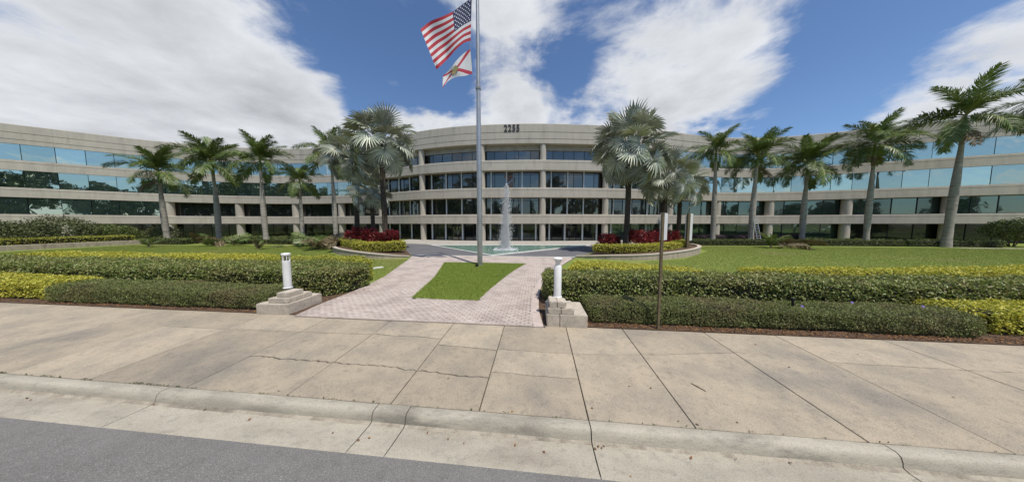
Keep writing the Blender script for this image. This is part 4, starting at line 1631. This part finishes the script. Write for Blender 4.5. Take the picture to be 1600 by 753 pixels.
def royal_palm(base, top, label, scale=1.0, seed=0, r0=.34, nf=18, seeds=False, group='royal palms in front of the building'):
    """base and top of the crownshaft in world coordinates"""
    rr = random.Random(seed)
    root = empty('royal_palm', base, label, 'palm tree', group)
    d = top - base
    shaft = 1.5 * scale
    tl = d * (1 - shaft / d.length)
    pts = bezier_trunk(Vector((0, 0, -.1)), tl, Vector((rr.uniform(-.12, .12), 0, 0)), 14)
    rad = [r0 * .86 * (1.25 - .5 * min(1, i / 2.0) + .32 * math.sin(math.pi * min(1, i / 12.0)) - .25 * (i / 14)) for i in range(15)]
    mb = MB(); mb.tube(pts, rad, 14); mb.build('trunk', 'trunk_royal', root, smooth=True)
    cp = [tl + d.normalized() * shaft * k / 5 for k in range(6)]
    rb = rad[-1]
    mb = MB(); mb.tube(cp, [rb * .98, rb * 1.08, rb * .95, rb * .75, rb * .55, rb * .3], 12); mb.build('crownshaft', 'crownshaft', root, smooth=True)
    for k in range(nf):
        f = k / (nf - 1)
        az = k * 2.39996 + rr.uniform(-.25, .25)
        if f < .3:
            kind, el = 'up', R(rr.uniform(52, 80))
        elif f < .72:
            kind, el = 'mid', R(rr.uniform(22, 55))
        else:
            kind, el = 'low', R(rr.uniform(-22, 14))
        me = rr.choice(FRONDS[kind])
        org = d - d.normalized() * shaft * (.02 + .16 * f)
        inst('frond', me, root, org, (rr.uniform(-.5, .5), -el, az), scale * rr.uniform(.9, 1.1))
    if seed % 3 == 1:            # a browning old frond hangs against the trunk
        inst('dry_frond', DRYF[seed % 3], root, tl + d.normalized() * .2, (.2, R(38), seed * 1.3 + 3.5), scale * 1.0)
    if seeds:                    # hanging flower stalks under the crownshaft
        for sg_ in (-1, 1):
            for k in range(3):
                o = inst('flower_stalk', DRYF[k % len(DRYF)], root, tl, (0, R(0 + 28 * k), (0 if sg_ > 0 else math.pi) + (k - 1) * .7), .42 * scale)
    return root


DRYF = [royal_frond(s, 2.6, R(15), R(rr_), ('dry_frond', 'dry_rachis'), .6, .15) for s, rr_ in ((11, 70), (12, 40), (13, 95))]
GREENF = [royal_frond(s, 2.8, R(10), R(50), ('frond', 'dry_rachis'), .7, .2) for s in (21, 22)]


def px_palm(ub, ut, vt, Y, label, **kw):
    b = Vector((WY(ub, 372, Y).x, Y, 0.0))
    t = WY(ut, vt, Y)
    royal_palm(b, t, label, **kw)


px_palm(262, 247, 266, 32, 'royal palm farthest left with a dull drooping crown before the left wing', scale=1.05, seed=1, r0=.36)
px_palm(342, 331, 252, 31, 'royal palm with a wide windswept crown, second from the left wing end', scale=1.15, seed=2, r0=.35, nf=19)
px_palm(416, 406, 248, 31, 'royal palm with a yellow green crown between two columns of the left wing', scale=1.0, seed=3, r0=.34)
px_palm(474, 468, 281, 31, 'short young royal palm with the lowest crown before the left wing', scale=.78, seed=4, r0=.28, nf=14)
px_palm(525, 517, 240, 29, 'royal palm partly hidden behind the left silver palms', scale=1.0, seed=5, r0=.30)
px_palm(1113, 1119, 234, 30, 'royal palm with a straight pale trunk right beside the right silver palms', scale=.95, seed=6, r0=.34)
px_palm(1173, 1184, 241, 30, 'royal palm with a ladder leaning against its trunk', scale=1.05, seed=7, r0=.37)
px_palm(1253, 1263, 252, 30, 'royal palm with a thick drooping crown right of the laddered palm', scale=1.15, seed=8, r0=.34, nf=21)
px_palm(1353, 1368.5, 222, 27, 'royal palm with hanging flower stalks under its crown', scale=1.05, seed=9, r0=.30, seeds=True, nf=20)
px_palm(1479, 1510, 178, 25.5, 'tallest leaning royal palm with open crown above the right wing roof', scale=1.2, seed=10, r0=.36, nf=17)
px_palm(1650, 1672, 165, 24, 'royal palm beyond the right frame edge, only frond tips in view', scale=1.2, seed=12, r0=.36, nf=17)


def fan_leaf(seed, bend):
    """silver costapalmate fan on a stout stalk; local +x is outward"""
    rr = random.Random(seed)
    V, T, M = [], [], []
    pl_ = 1.3
    pet = [Vector((pl_ * t, 0, -.16 * t * t)) for t in (0, .33, .66, 1)]
    for i in range(3):
        w0, w1 = .05 - .008 * i, .05 - .008 * (i + 1)
        a, b = pet[i], pet[i + 1]
        for (sa, sb) in (((0, 1, 0), (0, 0, 1)), ((0, 0, 1), (0, -1, 0)), ((0, -1, 0), (0, 1, 0))):
            sa, sb = Vector(sa), Vector(sb)
            k = len(V)
            V.extend([a + sa * w0, a + sb * w0, b + sb * w1, b + sa * w1]); T.extend([(k, k + 1, k + 2), (k, k + 2, k + 3)]); M.extend([1, 1])
    c = pet[-1]
    ns = 27
    A0 = R(136)
    da = 2 * A0 / ns

    def P(a, r, dz):
        cup = .16 * (abs(a) / A0) ** 2 * r * 1.4
        lx_, lz_ = math.cos(a) * r, cup - .10 * r * r * math.cos(a) + dz
        return c + Vector((lx_ * math.cos(bend) + lz_ * math.sin(bend), math.sin(a) * r, -lx_ * math.sin(bend) + lz_ * math.cos(bend)))
    for i in range(ns):
        a = -A0 + (i + .5) * da
        R_ = .90 * (1 - .22 * (abs(a) / A0) ** 2) * rr.uniform(.92, 1.06)
        r1 = R_ * rr.uniform(.42, .5)
        dr = rr.uniform(.0, .26)
        k = len(V)
        V.extend([P(a, .03, 0), P(a - da * .44, r1, .045), P(a, r1, -.05), P(a + da * .44, r1, .045), P(a + rr.uniform(-.3, .3) * da, R_, -dr), P(a - da * .22, R_ * .76, -dr * .22 + .02), P(a + da * .22, R_ * .76, -dr * .22 + .02), P(a, R_ * .76, -dr * .28 - .035)])
        T.extend([(k, k + 1, k + 2), (k, k + 2, k + 3), (k + 1, k + 5, k + 7), (k + 1, k + 7, k + 2), (k + 2, k + 7, k + 6), (k + 2, k + 6, k + 3), (k + 5, k + 4, k + 7), (k + 7, k + 4, k + 6)])
        M.extend([0] * 8)
    return tri_mesh('fan_leaf', np.array([tuple(v) for v in V]), T, ['silver_leaf', 'silver_stalk'], M)


FANS = [[fan_leaf(s + 10 * k, R(bd + 14 * (s - 1))) for s in range(3)] for k, bd in enumerate((-10, 24, 48, 72))]


def silver_palm(base, top, label, scale=1.0, seed=0, nl=26, r0=.25, lowest=-48):
    rr = random.Random(seed + 50)
    root = empty('silver_palm', base, label, 'palm tree', 'silver fan palms in the raised planters')
    d = top - base
    pts = bezier_trunk(Vector((0, 0, -.2)), d, Vector((rr.uniform(-.1, .1), 0, 0)), 16)
    rad = [r0 * (1.25 - .35 * min(1, i / 3.0)) * (1 + .05 * (i % 2)) for i in range(17)]
    mb = MB(); mb.tube(pts, rad, 12); mb.build('trunk', 'trunk_dark', root)
    bt = MB()                    # old leaf bases under the crown
    for k in range(22):
        a = k * 2.4; z = -.15 - .05 * k
        o_ = d + Vector((0, 0, z))
        e = Vector((math.cos(a), math.sin(a), 0))
        bt.tube([o_ + e * r0 * .7, o_ + e * (r0 + .12) + Vector((0, 0, .16)), o_ + e * (r0 + .22) + Vector((0, 0, .34))], [.06, .05, .02], 5)
    bt.build('leaf_bases', 'silver_stalk', root)
    for k in range(nl):
        f = (k + .5) / nl
        el = R(84 - (84 - lowest) * f ** .9)
        az = k * 2.39996 + rr.uniform(-.2, .2)
        inst('leaf', rr.choice(FANS[min(3, int(f * 4 + rr.uniform(-.3, .3) + .1))]), root, d + Vector((0, 0, .1 - .45 * f)), (rr.uniform(-.8, .8), -el, az), scale * rr.uniform(.85, 1.15))
    return root


def px_silver(ub, ut, vt, Y, label, **kw):
    silver_palm(Vector((WY(ub, 380, Y).x, Y, .25)), WY(ut, vt, Y), label, **kw)


px_silver(604, 596, 226, 22, 'tallest silver fan palm of the left planter, dark trunk beside the drive', scale=1.5, seed=1, nl=40, lowest=-36)
px_silver(558, 553, 248, 24.5, 'second silver fan palm of the left planter with crown half behind the tallest', scale=1.35, seed=2, nl=32, lowest=-36)
px_silver(584, 580, 300, 22.8, 'small low silver fan palm under the other two in the left planter', scale=1.0, seed=3, nl=28, r0=.2, lowest=-34)
px_silver(977, 983, 236, 20.5, 'tallest silver fan palm of the right planter, dark trunk beside the drive', scale=1.62, seed=4, nl=42, r0=.24, lowest=-44)
px_silver(1037, 1042, 280, 23, 'lower silver fan palm behind the thin post sign in the right planter', scale=1.3, seed=5, nl=32, r0=.22, lowest=-36)
px_silver(1058, 1062, 290, 25, 'lower silver fan palm left of the white planter sign', scale=1.25, seed=6, nl=28, r0=.22, lowest=-36)

# ladder on a royal palm
la, lb = WY(1188, 374, 28.9), WY(1179.5, 339, 29.55)
la.z = 0
lad = empty('ladder', la, 'aluminium ladder leaning against a royal palm trunk', 'ladder')
dv = lb - la
for sd_ in (-1, 1):
    mb = MB(); mb.tube([Vector((sd_ * .24, 0, 0)), dv + Vector((sd_ * .2, 0, 0))], .035, 6); mb.build('rail', 'ladder_metal', lad)
for k in range(11):
    t = (k + .6) / 11.5
    mb = MB(); mb.tube([dv * t + Vector((-.24, 0, 0)), dv * t + Vector((.24, 0, 0))], .024, 6); mb.build('rung', 'ladder_metal', lad)


# ================================================================== CUT FRONDS ON THE LAWN
def frond_pile(x, y, n, spread, label, seed, green=.3, group='cut palm frond piles on the lawn', sc=.9):
    rr = random.Random(seed)
    root = empty('frond_pile', (x, y, 0), label, 'frond pile', group)
    for k in range(n):
        me = rr.choice(GREENF) if rr.random() < green else rr.choice(DRYF)
        inst('frond', me, root, (rr.uniform(-spread, spread), rr.uniform(-.6, .6), rr.uniform(.05, .45)), (rr.uniform(-1.2, 1.2), R(rr.uniform(-38, 2)), rr.uniform(0, 6.283)), sc * rr.uniform(.7, 1.1))


x, y = W(497, 392); frond_pile(x + .2, y + 1.6, 17, 1.8, 'brown and green heap of cut palm fronds beside the left planter', 1, .25, sc=1.0)
x, y = W(452, 389); frond_pile(x, y + 2.6, 16, 2.4, 'dark green heap of cut palm fronds left of the brown heap', 2, .75, sc=1.0)
x, y = W(325, 385); frond_pile(x, y + 1.0, 10, 2.4, 'pale heap of cut palm fronds below the second left royal palm', 3, .5)
x, y = W(1248, 389); frond_pile(x, y + .6, 7, 1.4, 'brown heap of dry palm fronds on the right lawn', 4, .05, sc=.8)


def stub_plant(x, y, n, h, label, mats, seed, group='cut frond clusters standing on the lawn'):
    rr = random.Random(seed)
    root = empty('frond_cluster', (x, y, 0), label, 'frond cluster', group)
    for k in range(n):
        me = rr.choice(mats)
        inst('frond', me, root, (0, 0, .02), (rr.uniform(-.4, .4), -R(rr.uniform(45, 80)), k * 6.283 / n + rr.uniform(-.3, .3)), h / 2.7 * rr.uniform(.8, 1.1))
    mb = MB(); mb.tube([(0, 0, 0), (0, 0, .22)], [.10, .05], 8); mb.build('stub', 'dry_rachis', root)


x, y = W(404, 390); stub_plant(x, y, 6, 1.1, 'small brown based frond cluster standing on the left lawn', GREENF + DRYF, 5)
x, y = W(1204, 387); stub_plant(x, y, 6, 1.9, 'pale stalked frond cluster standing on the right lawn', GREENF, 6)
x, y = W(233, 386); stub_plant(x, y, 5, 1.4, 'yellowish frond cluster at the end of the left low wall', GREENF, 7)
for (u, v, lab, sd_) in ((358, 374.5, 'cut pale log end lying by the left wing columns', 1), (489, 386, 'cut pale trunk stub on the brown frond heap', 2)):
    x, y = W(u, v if v > 380 else 382)
    mb = MB(); mb.tube([(-.7 if sd_ == 1 else -.15, 0, 0), (.7 if sd_ == 1 else .15, .1, .05)], [.13, .11], 10)
    o = mb.build('cut_log', 'dry_rachis'); o.location = (x, y + (1.2 if sd_ == 1 else .8), .28 if sd_ == 2 else .9); tag(o, lab, 'log', 'cut palm logs')

# ================================================================== BACKGROUND BEDS
wl = [(-46.2, 18.0), (-46.2, 21.6), (-45.9, 25.5), (-45.2, 29.4)]
rb = empty('raised_bed_wall', (-46, 22, 0), 'low concrete retaining wall at the far left of the lawn', 'wall')
mb = MB(); P2 = band([(p[0] + 46, p[1] - 22) for p in [(-50, 8), *wl]], .0, .35)
mb.prism(P2, -.05, .5, bev=.02); mb.build('wall', 'planter_wall', rb)
GH = 'low clipped hedges along the building foot'
hedge('low_hedge', [(-49, 16), (-46.7, 16), (-46.7, 22), (-46.3, 29.6), (-48, 29.8), (-48.6, 22)], .1, 1.0, .12, 130, 'hedge_lime_green', 'clipped hedge behind the low retaining wall at far left', group=GH, uneven=.06)
hedge('low_hedge', [(-45.0, 29.0), (-39.3, 28.6), (-39.2, 30.2), (-45, 30.8)], 0, .68, .12, 130, 'hedge_far', 'dark low hedge by the farthest left royal palm', group=GH, uneven=.06)
hedge('low_hedge', [(-38.2, 29.6), (-31, 29.2), (-31, 30.4), (-38.2, 30.8)], 0, .6, .12, 130, 'hedge_far', 'dark low hedge between the second and third left royal palms', group=GH, uneven=.06)
hedge('low_hedge', [(-30, 29.2), (-25.5, 28.8), (-25.5, 30.2), (-30, 30.6)], 0, .62, .12, 130, 'hedge_far', 'dark low hedge by the short young royal palm', group=GH, uneven=.06)
hedge('low_hedge', [(19.8, 27.6), (33.5, 26.9), (33.5, 28.4), (20, 29.0)], 0, .68, .12, 130, 'hedge_far', 'dark low hedge under the laddered royal palm', group=GH, uneven=.07)
hedge('low_hedge', [(33.8, 26.9), (43, 26.2), (43, 28.0), (33.8, 28.4)], 0, .72, .12, 130, 'hedge_far', 'dark low hedge in the middle of the right wing foot', group=GH, uneven=.07)
hedge('low_hedge', [(43.3, 26.1), (51.5, 25.0), (51.5, 26.8), (43.3, 27.8)], 0, .74, .12, 130, 'hedge_far', 'dark low hedge below the tallest leaning royal palm', group=GH, uneven=.09)
def cover(poly, h, dens, leaf, material, name, label):
    A = np.array(poly); lo, hi = A.min(0), A.max(0)
    P = rng.uniform(lo, hi, (int((hi - lo).prod() * dens), 2)); P = P[pip(P, poly)]
    z = h * (.55 + .45 * wob(P[:, 0], P[:, 1])) * rng.uniform(.3, 1.0, len(P)) + .03
    o = link(bpy.data.objects.new(name, leaf_mesh(name, np.column_stack([P, z]), np.tile([0, -.3, 1.0], (len(P), 1)), leaf, material, .8)))
    tag(o, label, 'ground cover', None, 'stuff')
    mb = MB(); mb.prism(poly, -.02, .02); struct(mb.build('planting_bed', 'soil'))


cover([(-45, 31.0), (-38, 30.9), (-25, 30.4), (-19.2, 28.5), (-18.5, 30.5), (-19.5, 37.5), (-28, 41), (-39, 42.8), (-50, 41.8)], .55, 38, .2, 'hedge_far', 'ground_cover', 'dark green ground cover along the foot of the left wing')
cover([(19.5, 29.2), (34, 28.5), (52, 27.0), (56, 27), (60, 30), (50, 34.5), (42, 37.0), (34, 37.4), (26, 35.8), (18.5, 33.5)], .55, 38, .2, 'hedge_far', 'ground_cover', 'dark green ground cover along the foot of the right wing')
GP = 'purple shrubs along the building foot'
hedge('purple_hedge', [(23, 30.0), (36.5, 30.2), (36.5, 31.4), (23, 31.2)], 0, 1.05, .14, 90, 'purple_leaf', 'dark purple shrub row behind the laddered palm and low hedge', cat='shrubs', uneven=.14)


def bush(name, c, r, n, leaf, material, label, group, stems=True):
    root = empty(name, (c[0], c[1], 0), label, 'bush', group)
    k = n
    D = unit(rng.normal(0, 1, (k, 3)))
    rad = rng.uniform(.45, 1.05, k) ** .6
    lump = 1 + .22 * wob(D[:, 0] * 3 + c[0], D[:, 1] * 3 + D[:, 2] * 2)
    P = D * np.array(r) * (rad * lump)[:, None] + np.array([0, 0, c[2]])
    P = P[P[:, 2] > .05]
    o = inst('leaves', leaf_mesh('leaves', P, unit(P - np.array([0, 0, c[2] * .6])), leaf, material, .9), root); o['kind'] = 'stuff'
    st = MB()
    for q in range(6):
        a = q * 1.05
        st.tube([(math.cos(a) * .12, math.sin(a) * .12, 0), (math.cos(a) * r[0] * .5, math.sin(a) * r[1] * .5, c[2])], [.05, .02], 5)
    st.build('stems', 'twig', root)


GB = 'loose shrubs at the far left'
bush('bush', (-50.8, 23.0, 1.5), (3.0, 2.3, 1.5), 4200, .22, 'bush_grey', 'greyish loose bush at the left frame edge before the left wing', GB)
bush('bush', (-51.2, 27.2, 1.6), (2.8, 2.4, 1.8), 4200, .22, 'bush_grey', 'tallest greyish bush before the left wing', GB)
bush('bush', (-50.5, 30.5, 1.2), (2.8, 1.6, 1.3), 3600, .2, 'hedge_far', 'green bush right of the tallest greyish bush', GB)
bush('bush', (-47.5, 33.0, 1.0), (2.4, 1.5, 1.3), 3200, .2, 'bush_grey', 'grey green bush nearest the farthest left royal palm', GB)
bush('bush', (54.5, 26.2, 1.9), (2.6, 1.5, 1.1), 3000, .2, 'hedge_far', 'spreading green bush at the right frame edge', 'loose shrubs at the far right')
mb = MB(); mb.prism([(46, 24.1), (70, 20.6), (70, 21.8), (46, 25.0)], -.02, .012)
struct(mb.build('side_path', 'forecourt'))


# ================================================================== FOUNTAIN
fx, fy = W(789, 392)
fo = empty('fountain', (fx, fy, .06), 'tall white water jet rising from the green triangular pool', 'fountain')
H = WY(793, 288, fy).z - .06
n = 15000
hh = rng.uniform(0, 1, n) ** 1.15
wd = .06 + .50 * (1 - hh) ** .75
a = rng.uniform(0, 6.283, n)
strand = rng.integers(0, 90, n)   # the jet breaks into falling strands
sa, sr, st0 = rng.uniform(0, 6.283, 90), np.abs(rng.normal(0, .5, 90)), rng.uniform(.25, 1.0, 90)
hh = hh * np.where(rng.random(n) < .35, 1.0, st0[strand])
wd = .06 + .40 * (1 - hh) ** .5
a = np.where(rng.random(n) < .45, a, sa[strand] + rng.normal(0, .10, n))
rr_ = np.where(rng.random(n) < .45, np.abs(rng.normal(0, .75, n)), sr[strand] + rng.normal(0, .05, n)) * wd
P = np.column_stack([np.cos(a) * rr_ + hh * .18 - .02, np.sin(a) * rr_, hh * H])
size = .015 + .022 * rng.random(n)
V0 = np.array([[1, 0, -.3], [-.5, .87, -.3], [-.5, -.87, -.3], [0, 0, 1.9]])
V = (P[:, None, :] + V0[None] * size[:, None, None]).reshape(-1, 3)
i = np.arange(n)[:, None] * 4
T = np.concatenate([i + np.array([[0, 1, 2]]), i + np.array([[0, 3, 1]]), i + np.array([[1, 3, 2]]), i + np.array([[2, 3, 0]])])
o = inst('jet', tri_mesh('jet', V, T, 'spray'), fo); o['kind'] = 'stuff'
n = 2600
a = rng.uniform(0, 6.283, n); q = np.abs(rng.normal(0, .36, n))
P = np.column_stack([np.cos(a) * q * 1.3, np.sin(a) * q * 1.0, rng.exponential(.05, n)])
V = (P[:, None, :] + V0[None] * (.03 + .03 * rng.random(n))[:, None, None]).reshape(-1, 3)
i = np.arange(n)[:, None] * 4
T = np.concatenate([i + np.array([[0, 1, 2]]), i + np.array([[0, 3, 1]]), i + np.array([[1, 3, 2]]), i + np.array([[2, 3, 0]])])
o = inst('splash', tri_mesh('splash', V, T, 'spray'), fo); o['kind'] = 'stuff'


# ================================================================== TREES ACROSS THE ROAD (seen reflected in the glass)
def tree_parts(seed, H, Rr):
    r_ = random.Random(seed)
    cl = []
    for k in range(34):
        a = r_.uniform(0, 6.283); q = Rr * math.sqrt(r_.random()) * .8
        z = H * (.22 + .70 * r_.random() ** .9)
        cl.append((math.cos(a) * q * (1.1 - .4 * z / H), math.sin(a) * q, z, r_.uniform(.16, .30) * Rr))
    Ps, Ns = [], []
    for (x, y, z, r) in cl:
        D = unit(rng.normal(0, 1, (190, 3)))
        Ps.append(D * r * rng.uniform(.6, 1.1, (190, 1)) + np.array([x, y, z])); Ns.append(D)
    crown = leaf_mesh('crown', np.vstack(Ps), np.vstack(Ns), .62, 'tree_leaf', .8, .6)
    tb = MB(); tb.tube([(0, 0, -.1), (.1, 0, H * .25), (.2, .1, H * .55), (.1, .1, H * .8)], [.42, .32, .2, .06], 9)
    for (x, y, z, r) in cl[::3]:
        tb.tube([(.15, .05, H * .3), (x * .6, y * .6, z * .85), (x, y, z)], [.16, .09, .04], 5)
    return crown, tb.mesh('trunk', 'bark', True)


TP = [tree_parts(s, 13.0, 6.2) for s in (1, 2, 3)]
k = 0
for (x, y, sc) in [(-150, -26, 1.7), (-138, -20, 1.6), (-126, -26, 1.8), (-114, -21, 1.6), (-103, -27, 1.75), (-92, -21, 1.65), (-82, -27, 1.6), (-72, -22, 1.5), (-61, -26, 1.3), (-50, -23, 1.1), (-42, -28, .95), (-34, -24, .95), (-24, -28, .85), (-14, -25, .9), (-3, -24, .8), (8, -27, .9), (18, -24, .75), (28, -25, .8),
                   (44, -27, .8), (60, -24, .75), (76, -28, .8), (95, -25, .85), (115, -27, .85), (-170, -25, 1.5)]:
    root = empty('shade_tree', (x, y, -.05), 'broad dark green shade tree across the road, behind the viewer', 'tree', 'shade trees across the road', rz=k * 1.3)
    cr, tk = TP[k % 3]
    inst('crown', cr, root, sc=sc); inst('trunk', tk, root, sc=sc)
    k += 1
